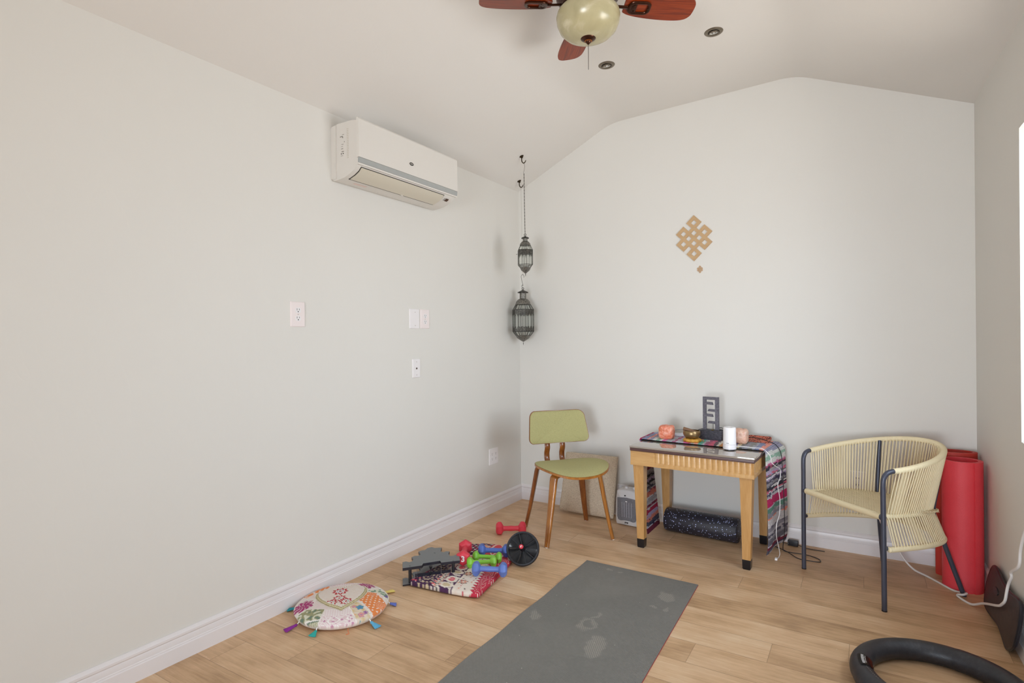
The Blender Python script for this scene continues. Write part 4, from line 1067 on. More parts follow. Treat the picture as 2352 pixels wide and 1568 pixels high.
for s in (1, -1):
    pts = spline([(.250*s, .250, 0), (.249*s, .250, .30), (.248*s, .250, .50), (.248*s, .250, .58), (.249*s, .246, .610), (.252*s, .232, .631), (.2565*s, .208, .640), (.258*s, .198, .6405)], 6)
    bm = B(); tube(bm, pts, .0112, 14); lg = obj('leg', bm, M_STEEL, rc)
    bm = B(); lathe(bm, [(0, 0), (.0115, 0), (.0115, .006), (0, .006)], 14, Matrix.Translation((.25*s, .25, 0))); obj('foot_cap', bm, M_BLACK, lg)
    bm = B()
    lathe(bm, [(0, -.014), (.012, -.012), (.0155, -.004), (.0155, .004), (.012, .012), (0, .014)], 16, Matrix.Translation((.238*s, .245, .428)) @ Matrix.Rotation(PI/2, 4, 'Y'))
    obj('welded_joint', bm, M_STEEL, lg)
    bm = B(); lathe(bm, [(0, -.010), (.009, -.008), (.010, 0), (.009, .008), (0, .010)], 14, Matrix.Translation((.250*s, .238, .287)) @ Matrix.Rotation(PI/2, 4, 'X'))
    obj('welded_joint', bm, M_STEEL, lg)
    # rear leg: from the top rail down inside the weave and splayed to the floor
    bm = B(); tube(bm, spline([(.178*s, -.184, .690), (.168*s, -.163, .54), (.158*s, -.146, .40), (.170*s, -.165, .32), (.182*s, -.182, .25), (.204*s, -.217, .12), (.225*s, -.250, 0.0)], 6), .0108, 14); obj('leg', bm, M_STEEL, rc)
# wrapped rails: cord wound round the tube
def wrapped(name, path, r, mat=M_CORD):
    L = sum((path[i+1]-path[i]).length for i in range(len(path)-1)); n = int(L/.0047)
    pts = [samp(path, i/(n*4)) for i in range(n*4+1)]
    bm = B(); tube(bm, pts, [r+.0011*abs(math.sin(PI*i/4)) for i in range(n*4+1)], 14); return obj(name, bm, mat, rc, ang=80)
wrapped('wrapped_arm_rail', TOPR, .0128)
wrapped('wrapped_front_rail', [Vector((.238, .245, .428)), Vector((0, .247, .426)), Vector((-.238, .245, .428))], .0142, M_CORD2)
wrapped('wrapped_seat_rail', SEATR, .0105); wrapped('wrapped_lower_rail', LOWR, .0118)
def near_t(P, x, y): return min((((p.x-x)**2+(p.y-y)**2), i/400) for i in range(401) for p in (samp(P, i/400),))[1]
def cords(name, A, Bp, n, t0, t1, ra, rb, skip=(), mk=1.0):
    bm = B()
    for i in range(n):
        tt = t0+(t1-t0)*(i+.5)/n
        if any(abs(tt-s) < .008 for s in skip): continue
        a, b = samp(A, tt), samp(Bp, (.5+(tt-.5)*mk))
        o = Vector((a.x, a.y, 0)).normalized()
        for side in (1, -1):
            j = .0035*side; tan = Vector((-o.y, o.x, 0))
            aa = a+o*(ra*side)+tan*(j+rnd.uniform(-.0006, .0006)); bb = b+o*(rb*side*.8)+tan*(j+rnd.uniform(-.0006, .0006))
            mid = aa.lerp(bb, .5)
            tube(bm, [aa, mid, bb], .0027, 7)
    return obj(name, bm, M_CORD, rc, ang=80)
TS = near_t(TOPR, .178, -.184)
cords('back_cords', TOPR, SEATR, 76, .015, .985, .0115, .010, skip=(TS, 1-TS), mk=.97)
cords('lower_cords', SEATR, LOWR, 70, .02, .98, .010, .011)
# seat weave: herringbone of slim cords
bm = B()
def seat_halfwidth(y):
    # inner half width of the seat at depth y
    if y > .0: return .222
    k = min(1, (y/-.212)); return .222*(1-k**2.6)**(1/2.6) if k < 1 else 0
ny = 58
for i in range(ny):
    y = .236-(.236+.205)*(i+.5)/ny; w = seat_halfwidth(y)
    if w < .02: continue
    n2 = max(6, int(2*w/.010)); pts = []
    for j in range(n2+1):
        x = -w+2*w*j/n2
        ph = (x/.030+i*.25)
        z = .428-.012*math.exp(-((x)**2+(y)**2)/.02)+.0032*math.sin(2*PI*ph)
        pts.append((x, y+.0015*math.sin(2*PI*ph+1), z-.028*max(0, -y/.22)*.9))
    tube(bm, pts, .0034, 6)
for i in range(30):
    x = -.215+.43*(i+.5)/30
    ys_2 = [.236-(.44)*(j/20) for j in range(21)]
    pts = [(x, y, .426-.012*math.exp(-((x)**2+(y)**2)/.02)-.028*max(0, -y/.22)*.9+.002*math.sin(i*2+j*1.6)) for j, y in enumerate(ys_2) if abs(x) < seat_halfwidth(y)+.004]
    if len(pts) > 3: tube(bm, pts, .0046, 6, sq=.5)
obj('seat_weave', bm, M_CORD2, rc, ang=80)
bm = B(); slab(bm, rrect(.055, .028, .002, 2), lambda x, y, t_, s: Vector((x, y, (.001 if s > 0 else 0))), 2); bmesh.ops.transform(bm, matrix=frame((.055, .12, .395), (.9, .3, -.35), (0, .4, 1)), verts=bm.verts[:]); obj('orange_tag', bm, plain('orange_tag', 'F0551A', .5), rc, ang=20)
bm = B(); slab(bm, rrect(.035, .055, .002, 2), lambda x, y, t_, s: Vector((x, y, (.0006 if s > 0 else 0))), 2); bmesh.ops.transform(bm, matrix=frame((-.165, .165, .385), (1, .2, 0), (0.1, .5, 1)), verts=bm.verts[:]); o = obj('white_care_label', bm, plain('care_label', 'E8DADA', .6), rc, ang=20)
o['label'] = 'white printed care label'

# ------------------------------------------------------------------ rolled red mats
def red_mat(name, c, h='D23040'):
    t = NT(name); co = t.coord(); sx = t.n('SeparateXYZ'); t.l(co, sx.inputs[0])
    w = t.math('SINE', t.math('MULTIPLY', sx.outputs[2], 900.0))
    ck = t.n('TexVoronoi'); t.l(co, ck.inputs['Vector']); ck.inputs['Scale'].default_value = 220
    t.base(t.mix(t.noise(co, 6, 3), lin(c), lin(h))); t.set(Roughness=.55); t.bump(ck.outputs['Distance'], .0006); return t.m
def roll_mat(root, mat, H, R0, turns, th, sq, a0, dirn=1, inner_gap=0):
    bm = B(); n = int(turns*48); rings = []
    for i in range(n+1):
        a = a0+dirn*2*PI*turns*i/n; R = R0-(th*1.12)*(turns*i/n)
        ro, ri = R, R-th
        c, s = math.cos(a), math.sin(a)
        rings.append([Vector((ro*c, ro*s*sq, 0)), Vector((ro*c, ro*s*sq, H)), Vector((ri*c, ri*s*sq, H)), Vector((ri*c, ri*s*sq, 0))])
    loft(bm, rings); return obj('rolled_sheet', bm, mat, root, ang=50)
r1 = thing('rolled_yoga_mat', 'bright red rolled mat standing upright at the right wall, in front of a darker one', 'yoga mat', (2.738, -.268, 0), 0)
M_R1 = red_mat('red_mat_foam', 'D4343E', 'E04852'); roll_mat(r1, M_R1, .640, .086, 2.35, .0062, .95, math.radians(-60), 1)
r2 = thing('rolled_yoga_mat', 'darker red mat loosely folded upright in the corner behind the bright red roll', 'yoga mat', (2.732, -.102, 0), math.radians(3))
M_R2 = red_mat('dark_red_mat_foam', 'B22E24', 'C03A2E'); roll_mat(r2, M_R2, .655, .095, 2.6, .006, .60, math.radians(200), 1)

# ------------------------------------------------------------------ white cord to the right
wcord = [(2.44, -.05, .26), (2.455, -.10, .16), (2.49, -.15, .08), (2.54, -.17, .02), (2.60, -.215, .007), (2.64, -.27, .006), (2.69, -.345, .006), (2.725, -.375, .012), (2.738, -.402, .022), (2.722, -.422, .020), (2.703, -.412, .012), (2.706, -.432, .008), (2.745, -.49, .007), (2.776, -0.579, 0.054), (2.789, -0.816, 0.143), (2.793, -0.884, 0.178), (2.797, -0.915, 0.207), (2.801, -0.921, 0.244), (2.805, -0.929, 0.278), (2.809, -0.96, 0.318), (2.806, -.97, .34), (2.812, -1.04, .38), (2.815, -1.065, .41), (2.817, -1.07, .46), (2.82, -1.12, .54), (2.825, -1.22, .64), (2.83, -1.3, .70), (2.838, -1.38, .80), (2.842, -1.42, .84)]
cable('thick_white_cord', 'thick white cord looping round the armchair rear leg and rising along the right wall', wcord, .0052, plain('white_rubber_cord', 'DEDAD8', .4, var=.02), 8, 'cord', seg=10)

# ------------------------------------------------------------------ black seat pad leaning on the right wall
padr = [(-0.516, 0.206), (-0.575, 0.22), (-0.644, 0.213), (-0.72, 0.205), (-0.847, 0.212), (-0.969, 0.234), (-1.013, 0.218), (-1.015, 0.151), (-1.004, 0.107), (-0.987, 0.06), (-0.94, 0.025), (-0.894, 0.01), (-0.822, 0.021), (-0.738, 0.032), (-0.618, 0.017), (-0.491, 0.004), (-0.457, 0.013), (-0.445, 0.047), (-0.445, 0.095), (-0.47, 0.153)]
po_ = [(p.x, p.y) for p in spline([(a, b, 0) for a, b in padr], 4, cyc=True)]
M_PAD = NT('dark_brown_textured_pad'); co = M_PAD.coord(); n = M_PAD.noise(co, 40, 4, .6)
M_PAD.base(M_PAD.ramp(n, [(.3, '2A2022'), (.6, '3A2C2C'), (.8, '4C3E3E')])); M_PAD.set(Roughness=.5); M_PAD.bump(M_PAD.noise(co, 500, 2), .0008)
bm = B(); slab(bm, po_, lambda y, z, t_, s: Vector(((-.016 if s > 0 else .008)*(1-.4*t_**6)+.0, y, z)), 6)
bb = thing('balance_board', 'dark brown curved balance board with hand slots leaning on the right wall baseboard', 'exercise board', (2.800, 0, 0), RROT*.6)
bmesh.ops.transform(bm, matrix=Matrix.Identity(4), verts=bm.verts[:])
for v in bm.verts: v.co.x += -.006+.11*v.co.z+.004
obj('board_panel', bm, M_PAD.m, bb, ang=50)
bm = B()
slot = [(-0.676+.045*math.cos(a), 0.154+.016*math.sin(a)-.10*(.045*math.cos(a))) for a in [2*PI*i/24 for i in range(24)]]
slab(bm, slot, lambda y, z, t_, s: Vector(((-.0195 if s > 0 else -.010)-.002+.11*z, y, z)), 2)
obj('hand_slot', bm, M_BLACK, bb)
bm = B(); tube(bm, [(-.006+.11*z, y, max(.0073, z)) for y, z in po_], .0072, 8, cyc=True); obj('rubber_edge', bm, plain('black_rubber_edge', '17171F', .4), bb)

# ------------------------------------------------------------------ black fitness ring
fr_ = thing('fitness_ring', 'thick black padded ring lying on the floor at the lower right', 'exercise ring', (2.548, -1.395, .0), 0)
RC, RT = .238, .0395
t = NT('worn_black_rubber'); co = t.coord(); n = t.noise(co, 9, 5, .6); n2 = t.noise(co, 70, 4, .7)
f = t.math('ADD', t.math('MULTIPLY', n, .65), t.math('MULTIPLY', n2, .35)); t.base(t.ramp(f, [(.35, '1C1C22'), (.55, '2C2C31'), (.72, '48474A')])); t.l(t.math('ADD', .25, t.math('MULTIPLY', n, .35)), t.b.inputs['Roughness']); t.bump(t.noise(co, 450, 2), .0005)
bm = B(); rings_ = []
NR = 120
for i in range(NR):
    a = 2*PI*i/NR; c, s = math.cos(a), math.sin(a); dg = math.degrees(a) % 360
    rt = RT*(1.0 if (20 < dg < 75 or 200 < dg < 255) else .965)
    rings_.append([Vector(((RC+rt*math.cos(b))*c, (RC+rt*math.cos(b))*s, RT+rt*math.sin(b))) for b in [2*PI*j/24 for j in range(24)]])
loft(bm, rings_, cyc=True); obj('padded_tube', bm, t.m, fr_, ang=60)
def ring_patch(a0, a1, b0, b1, off, n=6, m=4):
    bm = B(); G = []
    for i in range(n+1):
        a = math.radians(a0+(a1-a0)*i/n); row_ = []
        for j in range(m+1):
            b = math.radians(b0+(b1-b0)*j/m); rt = RT+off
            row_.append(bm.verts.new(((RC+rt*math.cos(b))*math.cos(a), (RC+rt*math.cos(b))*math.sin(a), RT+rt*math.sin(b))))
        G.append(row_)
    for i in range(n):
        for j in range(m): bm.faces.new((G[i][j], G[i+1][j], G[i+1][j+1], G[i][j+1]))
    bmesh.ops.solidify(bm, geom=bm.faces[:], thickness=.0003)
    return bm
st = obj('sticker', ring_patch(178, 196, 72, 126, .0006, 8, 6), plain('black_sticker', '1B1514', .3), fr_)
obj('sticker_red_block', ring_patch(178, 196, 126, 150, .0012), plain('sticker_red', '6A2A18', .3), st)
bm = B()
for k in range(7):
    bq = ring_patch(179+k*2.2, 179+k*2.2+1.6, 88, 100+(k % 3)*1.2, .0013, 2, 2); me_ = bpy.data.meshes.new('t'); bq.to_mesh(me_); bq.free(); bm.from_mesh(me_); bpy.data.meshes.remove(me_)
for k in range(6):
    bq = ring_patch(180+k*2.1, 180+k*2.1+1.3, 105, 109, .0013, 2, 2); me_ = bpy.data.meshes.new('t'); bq.to_mesh(me_); bq.free(); bm.from_mesh(me_); bpy.data.meshes.remove(me_)
obj('sticker_lettering', bm, M_WHITEP, st)
bm = B()
for k in range(9):
    bq = ring_patch(198+k*2.2, 199+k*2.2, 96, 98.5+(k % 2)*1.5, .0010, 1, 1); me_ = bpy.data.meshes.new('t'); bq.to_mesh(me_); bq.free(); bm.from_mesh(me_); bpy.data.meshes.remove(me_)
obj('worn_print', bm, plain('worn_print_grey', 'A0A0A0', .5), fr_)

# ------------------------------------------------------------------ grey yoga mat
ym = thing('yoga_mat', 'dark grey yoga mat with dusty hand prints unrolled on the floor', 'yoga mat', (0, 0, 0))
t = NT('grey_mat_rubber'); co = t.coord(); sx = t.n('SeparateXYZ'); t.l(co, sx.inputs[0])
wx = t.math('SINE', t.math('MULTIPLY', sx.outputs[0], 1150.0)); wy = t.math('SINE', t.math('MULTIPLY', sx.outputs[1], 800.0)); h = t.math('MULTIPLY', wx, wy)
dust = t.ramp(t.noise(co, 3.2, 4, .6, .5), [(.45, 0.0), (.75, 1.0)]); fd = t.noise(co, 90, 3)
base = t.mix(t.math('MULTIPLY', dust, .16), t.mix(fd, lin('74736F'), lin('82817D')), lin('AAA49C'))
wnz = t.n('TexNoise'); t.l(co, wnz.inputs['Vector']); wnz.inputs['Scale'].default_value = 18; wnz.inputs['Detail'].default_value = 3
wv1 = t.n('VectorMath', operation='SUBTRACT'); t.l(wnz.outputs['Color'], wv1.inputs[0]); wv1.inputs[1].default_value = (.5, .5, .5)
wv2 = t.n('VectorMath', operation='MULTIPLY'); t.l(wv1.outputs[0], wv2.inputs[0]); wv2.inputs[1].default_value = (.07, .07, 0)
wv3 = t.n('VectorMath', operation='ADD'); t.l(co, wv3.inputs[0]); t.l(wv2.outputs[0], wv3.inputs[1]); cow = wv3.outputs[0]
def ell(cx, cy, rx, ry, ang, inner=None):
    mpn = t.n('Mapping', vector_type='TEXTURE'); t.l(cow, mpn.inputs[0]); mpn.inputs['Location'].default_value = (cx, cy, 0); mpn.inputs['Rotation'].default_value = (0, 0, ang); mpn.inputs['Scale'].default_value = (rx, ry, 100)
    ln = t.n('VectorMath', operation='LENGTH'); t.l(mpn.outputs[0], ln.inputs[0]); d = ln.outputs['Value']
    m_ = t.ramp(d, [(.75, 1.0), (1.0, 0.0)])
    if inner: m_ = t.math('MULTIPLY', m_, t.ramp(d, [(inner-.15, 0.0), (inner, 1.0)]))
    return m_
marks = None
# palm and heel prints (position on the mat)
for args in ((1.387, -1.727, .046, .095, .15, None), (1.280, -1.575, .050, .062, .4, .55), (1.286, -1.480, .012, .040, -.1, None), (1.505, -1.140, .040, .062, .5, None), (1.537, -1.265, .018, .022, 0, None), (1.480, -1.262, .014, .024, .5, None), (1.05, -1.62, .03, .05, .8, None), (1.14, -.96, .02, .012, 0, None), (1.20, -.97, .015, .012, 0, None)):
    e = ell(*args); marks = e if marks is None else t.math('MAXIMUM', marks, e)
strp = t.math('GREATER_THAN', t.math('SINE', t.math('MULTIPLY', t.math('ADD', sx.outputs[0], t.math('MULTIPLY', sx.outputs[1], .7)), 620.0)), -.55)
marks = t.math('MULTIPLY', t.math('MULTIPLY', marks, strp), t.math('ADD', .35, t.math('MULTIPLY', t.noise(co, 260, 2), .8)))
base = t.mix(t.math('MULTIPLY', marks, .45), base, lin('C2BAAE'))
vo = t.n('TexVoronoi'); t.l(co, vo.inputs['Vector']); vo.inputs['Scale'].default_value = 24; cs = t.n('SeparateColor'); t.l(vo.outputs['Color'], cs.inputs[0])
sp_ = t.math('MULTIPLY', t.math('LESS_THAN', vo.outputs['Distance'], .055), t.math('GREATER_THAN', cs.outputs[0], .78))
base = t.mix(t.math('MULTIPLY', sp_, .6), base, lin('D0CCC2'))
t.base(t.mix(t.math('MULTIPLY', t.math('ADD', h, 1), .05), base, lin('3A3A38'))); t.set(Roughness=.62); t.bump(h, .0006)
M_YM = t.m
L0, L1, R0_, R1_ = (.980, -.909), (.990, -2.95), (1.601, -.916), (1.66, -2.95)
bm = B(); nx_, nyy = 8, 40
def matp(u, v):
    x = (L0[0]+(R0_[0]-L0[0])*u)*(1-v)+(L1[0]+(R1_[0]-L1[0])*u)*v; y = -.909-.007*u-2.04*v
    if u < .01: x += .003*math.sin(v*31)
    return x, y
G = [[bm.verts.new((*matp(i/nx_, j/nyy), .0055)) for i in range(nx_+1)] for j in range(nyy+1)]
for j in range(nyy):
    for i in range(nx_): bm.faces.new((G[j][i], G[j+1][i], G[j+1][i+1], G[j][i+1]))
bmesh.ops.recalc_face_normals(bm, faces=bm.faces[:])
for f in bm.faces:
    if f.normal.z < 0: f.normal_flip()
bmesh.ops.solidify(bm, geom=bm.faces[:], thickness=.0027)
obj('mat_top_layer', bm, M_YM, ym, ang=60)
bm = B(); G = [[bm.verts.new((matp(i/nx_, j/nyy)[0]+(.0012 if i == nx_ else 0), matp(i/nx_, j/nyy)[1], z)) for i in range(nx_+1)] for j in range(nyy+1) for z in (.0026,)]
for j in range(nyy):
    for i in range(nx_): bm.faces.new((G[j][i], G[j+1][i], G[j+1][i+1], G[j][i+1]))
bmesh.ops.recalc_face_normals(bm, faces=bm.faces[:])
for f in bm.faces:
    if f.normal.z < 0: f.normal_flip()
bmesh.ops.solidify(bm, geom=bm.faces[:], thickness=.0025)
obj('red_underside', bm, plain('mat_red_underside', 'A8383C', .7), ym, ang=60)

# ------------------------------------------------------------------ patchwork floor cushion
CC = (.236, -2.030); CR = .214
cu = thing('floor_cushion', 'round patchwork floor cushion with heart centre and coloured tassels by the baseboard', 'cushion', (CC[0], CC[1], 0))
def sh(P): return [(x-.026, y+.065) for x, y in P]
def _hp(a, p):
    return (-.0015-.74*a+.673*p, -.0025+.673*a+.74*p)
_half = [(p.x, p.y) for p in spline([(.108, .0, 0), (.126, .022, 0), (.137, .055, 0), (.122, .092, 0), (.085, .116, 0), (.04, .116, 0), (-.01, .098, 0), (-.06, .064, 0), (-.122, .0, 0)], 5)]
heart = [_hp(a, p) for a, p in _half]+[_hp(a, -p) for a, p in reversed(_half[1:-1])]
PATCH = [('mag', sh([(-.119, -.221), (-.136, -.15), (-.073, -.137), (-.025, -.185), (-.033, -.215), (-.05, -.260), (-.08, -.269)])),
 ('olive', sh([(-.040, -.225), (.049, -.181), (.125, -.306), (.0, -.325), (-.04, -.28)])),
 ('pink', sh([(.054, -.183), (.119, -.149), (.129, -.113), (.253, -.181), (.204, -.264), (.125, -.306)])),
 ('flor', sh([(.122, -.113), (.112, -.060), (.141, -.055), (.260, -.093), (.262, -.177)])),
 ('lat', sh([(.116, -.050), (.078, .035), (.121, .062), (.223, .030), (.270, -.044), (.257, -.085), (.141, -.052)])),
 ('grn', sh([(.069, .052), (.093, .117), (.161, .100), (.200, .06), (.139, .066), (.089, .040)])),
 ('mag', sh([(-.056, .082), (-.037, .137), (.082, .132), (.073, .048), (-.004, .083)])),
 ('pinkT', sh([(-.171, .032), (-.056, .131), (-.060, .082), (-.072, .02), (-.125, -.009)])),
 ('lat', sh([(-.187, -.060), (-.167, .024), (-.120, -.010), (-.127, -.098)])),
 ('sun', sh([(-.20, -.14), (-.187, -.062), (-.127, -.100), (-.115, -.150)]))]
Cc = {k: lin(v) for k, v in dict(cream='E4DAD2', heart='E2D3C8', gold='A89A6E', golds='CFC4A0', white='F4F0EC', mag='A83A72', magb='E2DAD4', olive='9C9A74', olive2='6E8270', oliveb='D8D8C4', pink='E2C8CC', pinkd='C68AA8', orange='E88A4C', latb='F0E4DA', teal='4FA3AE', blue='5A82B4', peach='E8A88C', yell='D8BE88', red='B4202C', navy='5A6488', purple='7A5A9A', green='7E9A84').items()}
def mixc(a, b, t): return tuple(x*(1-t)+y*t for x, y in zip(a, b))
def flower(x, y, cx, cy, r, pet, cols):
    dx, dy = x-cx, y-cy; d = math.hypot(dx, dy)/r
    if d > 1.15: return None
    a = math.atan2(dy, dx); rr = d/(.85+.15*math.cos(pet*a))
    for lim, c in cols:
        if rr < lim: return c
    return None
def cush_col(co):
    x, y = co.x, co.y; r = math.hypot(x, y); nz = mnoise.noise(Vector((x*60, y*60, 0)))
    if co.z < .02: return mixc(Cc['cream'], Cc['orange'], .4) if co.z < .006 else Cc['cream']
    if inpoly(x, y, heart):
        de = edge_dist(x, y, heart); ang = math.atan2(y, x)
        if de < .012: return Cc['golds'] if .004 < de < .008 else Cc['gold']
        if de < .0155: return Cc['white'] if math.sin(ang*75) > -.3 else Cc['gold']
        for cx, cy, rr, pet in ((-.047, .030, .036, 9), (.006, -.022, .030, 9), (.009, -.072, .027, 8), (.055, -.026, .030, 8)):
            c = flower(x, y, cx, cy, rr, pet, ((.22, Cc['red']), (.38, Cc['white']), (.50, Cc['green'] if cx > 0 else Cc['navy']), (.70, Cc['white']), (1.05, Cc['red'])))
            if c: return c
        return mixc(Cc['heart'], Cc['cream'], .5+.8*nz)
    if edge_dist(x, y, heart) < .0045: return Cc['white'] if math.sin(math.atan2(y, x)*80) > -.35 else Cc['golds']
    for kind, P in PATCH:
        if not inpoly(x, y, P): continue
        if edge_dist(x, y, P) < .003: return Cc['white'] if math.sin((x*.7+y)*900) > -.3 else Cc['cream']
        if kind == 'mag':
            cx = sum(p[0] for p in P)/len(P); cy = sum(p[1] for p in P)/len(P); a = math.atan2(y-cy, x-cx); d = math.hypot(x-cx, y-cy)
            if d < .052*(.65+.35*abs(math.sin(a*5))) and abs(math.sin(a*4.5+d*60)) > .22: return Cc['mag']
            return Cc['magb']
        if kind == 'olive':
            u = (x+.03)*.55+(y+.16)*-.83
            if u > .075: return mixc(Cc['olive'], Cc['oliveb'], .5+.5*math.sin(x*500)*math.sin(y*400))
            if u > .062: return Cc['white'] if u < .069 else Cc['olive2']
            return Cc['oliveb'] if nz > .12 else (Cc['olive2'] if nz < -.30 else Cc['olive'])
        if kind in ('pink', 'pinkT'):
            for cx, cy in ((.085, -.174), (.141, -.126)):
                d = math.hypot(x-cx, y-cy)
                if d < .005: return Cc['pinkd']
                if d < .030: return Cc['pink'] if math.sin(d*1300) > -.1 or nz > .2 else Cc['white']
            if r > .165 and math.sin(math.atan2(y, x)*46)*math.sin(r*330) > .45: return Cc['pinkd']
            return mixc(Cc['pink'], Cc['white'], .5+.6*math.sin(x*420)*math.sin(y*420)*.8)
        if kind == 'flor':
            for cx, cy, rr, c1, c2 in ((.141, -.021, .019, Cc['teal'], Cc['blue']), (.220, -.088, .024, Cc['blue'], Cc['teal']), (.182, -.052, .016, Cc['peach'], Cc['pinkd']), (.185, -.029, .012, Cc['pinkd'], Cc['purple']), (.118, -.035, .012, Cc['peach'], Cc['pinkd']), (.16, -.075, .012, Cc['peach'], Cc['yell'])):
                c = flower(x, y, cx, cy, rr, 5, ((.45, Cc['white'] if rr > .02 else c2), (.75, c1), (1.0, c2)))
                if c: return c
            return mixc(Cc['yell'], Cc['cream'], .5+nz)
        if kind == 'lat':
            if x > 0:
                for cx, cy in ((.085, .105), (.19, .065)):
                    d = math.hypot(x-cx, y-cy)
                    if d < .026: return Cc['orange'] if math.sin(d*700) > -.2 else Cc['peach']
            u, v = x*.8+y*.6, -x*.6+y*.8
            return Cc['latb'] if (math.sin(u*330) > .35 and math.sin(v*330) > .35) else Cc['orange']
        if kind == 'sun':
            d = math.hypot(x+.169, y+.043); return Cc['orange'] if d < .016 or math.sin(d*700) > .3 else Cc['latb']
        if kind == 'grn':
            if math.hypot((x-.145), (y-.148)) < .012: return Cc['purple']
            return Cc['green'] if nz > .05 else Cc['oliveb']
    if r > CR*.93: return Cc['cream']
    if r > CR*.88: return Cc['white'] if math.sin(math.atan2(y, x)*110) > 0 else Cc['cream']
    return mixc(Cc['cream'], Cc['pink'], .3+.6*nz)
outl = [(CR*math.cos(2*PI*i/300), CR*math.sin(2*PI*i/300)) for i in range(300)]
def cw(x, y, t_, s):
    if s > 0:
        z = .036+.026*(1-t_**3.4)-.006*t_**40
        if inpoly(x, y, heart): z += .004*min(1, edge_dist(x, y, heart)/.02)
        de = edge_dist(x, y, heart) if abs(t_-.55) < .4 else .1
        if de < .010: z -= .004*(1-de/.010)
        return Vector((x, y, z+.0015*mnoise.noise(Vector((x*20, y*20, 0)))))
    return Vector((x*(1-.05*t_**6), y*(1-.05*t_**6), .0+.010*t_**8))
bm = B(); slab(bm, outl, cw, 74); co_ = obj('cushion_body', bm, attr_mat('patchwork_fabric', .9, .0008, 300), cu, ang=80); paint(co_, cush_col)
TAS = [((.026, -2.164), '2A8C98'), ((.183, -2.276), '8A2A90'), ((.309, -2.245), '2FA8A0'), ((.482, -2.063), '62B0D8'), ((.407, -1.881), '6272C0'), ((.300, -1.784), 'E8D078'), ((.03, -1.95), '5A6070')]
for (tx, ty), c in TAS:
    dx, dy = tx-CC[0], ty-CC[1]; d = math.hypot(dx, dy); ux_, uy_ = dx/d, dy/d
    rs = CR-.006; re = max(CR+.030, d+.022)
    if tx < .05: re = min(re, (CC[0]-.022)/max(.05, -ux_)) if ux_ < 0 else re
    re = max(re, rs+.028)
    bm = B(); m0 = rs+.010
    tube(bm, [(ux_*rs, uy_*rs, .022), (ux_*(rs+.006), uy_*(rs+.006), .018), (ux_*m0, uy_*m0, .013)], .0026, 6); 
    cd = obj('tassel_cord', bm, M_WHITEP, cu)
    bm = B(); n_ = 5
    px, py = -uy_, ux_
    L_t = re-m0
    rings_ = []
    for q, (f_, w, h) in enumerate(((0, .003, .003), (.12, .0075, .006), (.22, .0055, .0055), (.5, .011, .005), (1, .018, .004))):
        cx, cy = ux_*(m0+L_t*f_), uy_*(m0+L_t*f_); cz = .012-.007*f_
        rings_.append([Vector((cx+px*w*math.cos(a)*(1+.12*math.sin(9*a)), cy+py*w*math.cos(a), max(.0008, cz+h*math.sin(a)))) for a in [2*PI*k/20 for k in range(20)]])
    loft(bm, rings_); tt = obj('tassel', bm, plain('tassel_'+c, c, .9, var=.3, scale=400, bump=.001, bscale=600), cu, ang=60)
    tt['label'] = {'2A8C98': 'teal tassel by the baseboard', '8A2A90': 'purple tassel', '2FA8A0': 'turquoise tassel', '62B0D8': 'light blue tassel', '6272C0': 'periwinkle tassel', 'E8D078': 'yellow tassel', '5A6070': 'slate grey tassel'}[c]
bm = B(); tube(bm, spline([(.172, -.120, .012), (.186, -.132, .006), (.196, -.136, .002), (.190, -.148, .0015)], 4), .0012, 5); obj('loose_orange_thread', bm, plain('orange_thread', 'E07848', .8), cu)

# ------------------------------------------------------------------ folded quilt
QZ = .036
qo = [(.337, -1.672), (.43, -1.668), (.55, -1.655), (.64, -1.640), (.712, -1.618), (.722, -1.60), (.712, -1.54), (.695, -1.44), (.680, -1.36), (.655, -1.24), (.628, -1.155), (.60, -1.08), (.53, -1.01), (.47, -.988), (.40, -.985), (.32, -1.03), (.262, -1.075), (.275, -1.14), (.315, -1.25), (.340, -1.36), (.335, -1.48), (.325, -1.60)]
qs = [(p.x, p.y) for p in spline([(a, b, 0) for a, b in qo], 12, cyc=True)]
def q_cx(): return sum(p[0] for p in qs)/len(qs), sum(p[1] for p in qs)/len(qs)
QC = q_cx()
def qw(x, y, t_, s):
    n1 = mnoise.noise(Vector((x*11, y*11, 1))); n2 = mnoise.noise(Vector((x*30, y*30, 2)))
    if s > 0:
        far = max(0, min(1, (y+1.35)/.35))
        return Vector((x, y, QZ*(1-.35*far)+.004*n1*(1-t_**6)+.0015*n2-(.011)*(t_**18)+.010*max(0, mnoise.noise(Vector((x*16, y*7, 8))))*far))
    return Vector((x, y, .0015+.006*t_**14))
Qc = {k: lin(v) for k, v in dict(plum='3A1E40', plum2='4E2A50', rose='DC5A68', cream='E6DCD0', peach='D89C88', red='C03048', red2='D84A58', tan='CDBB98', ink='3A3034', orange='E08A68').items()}
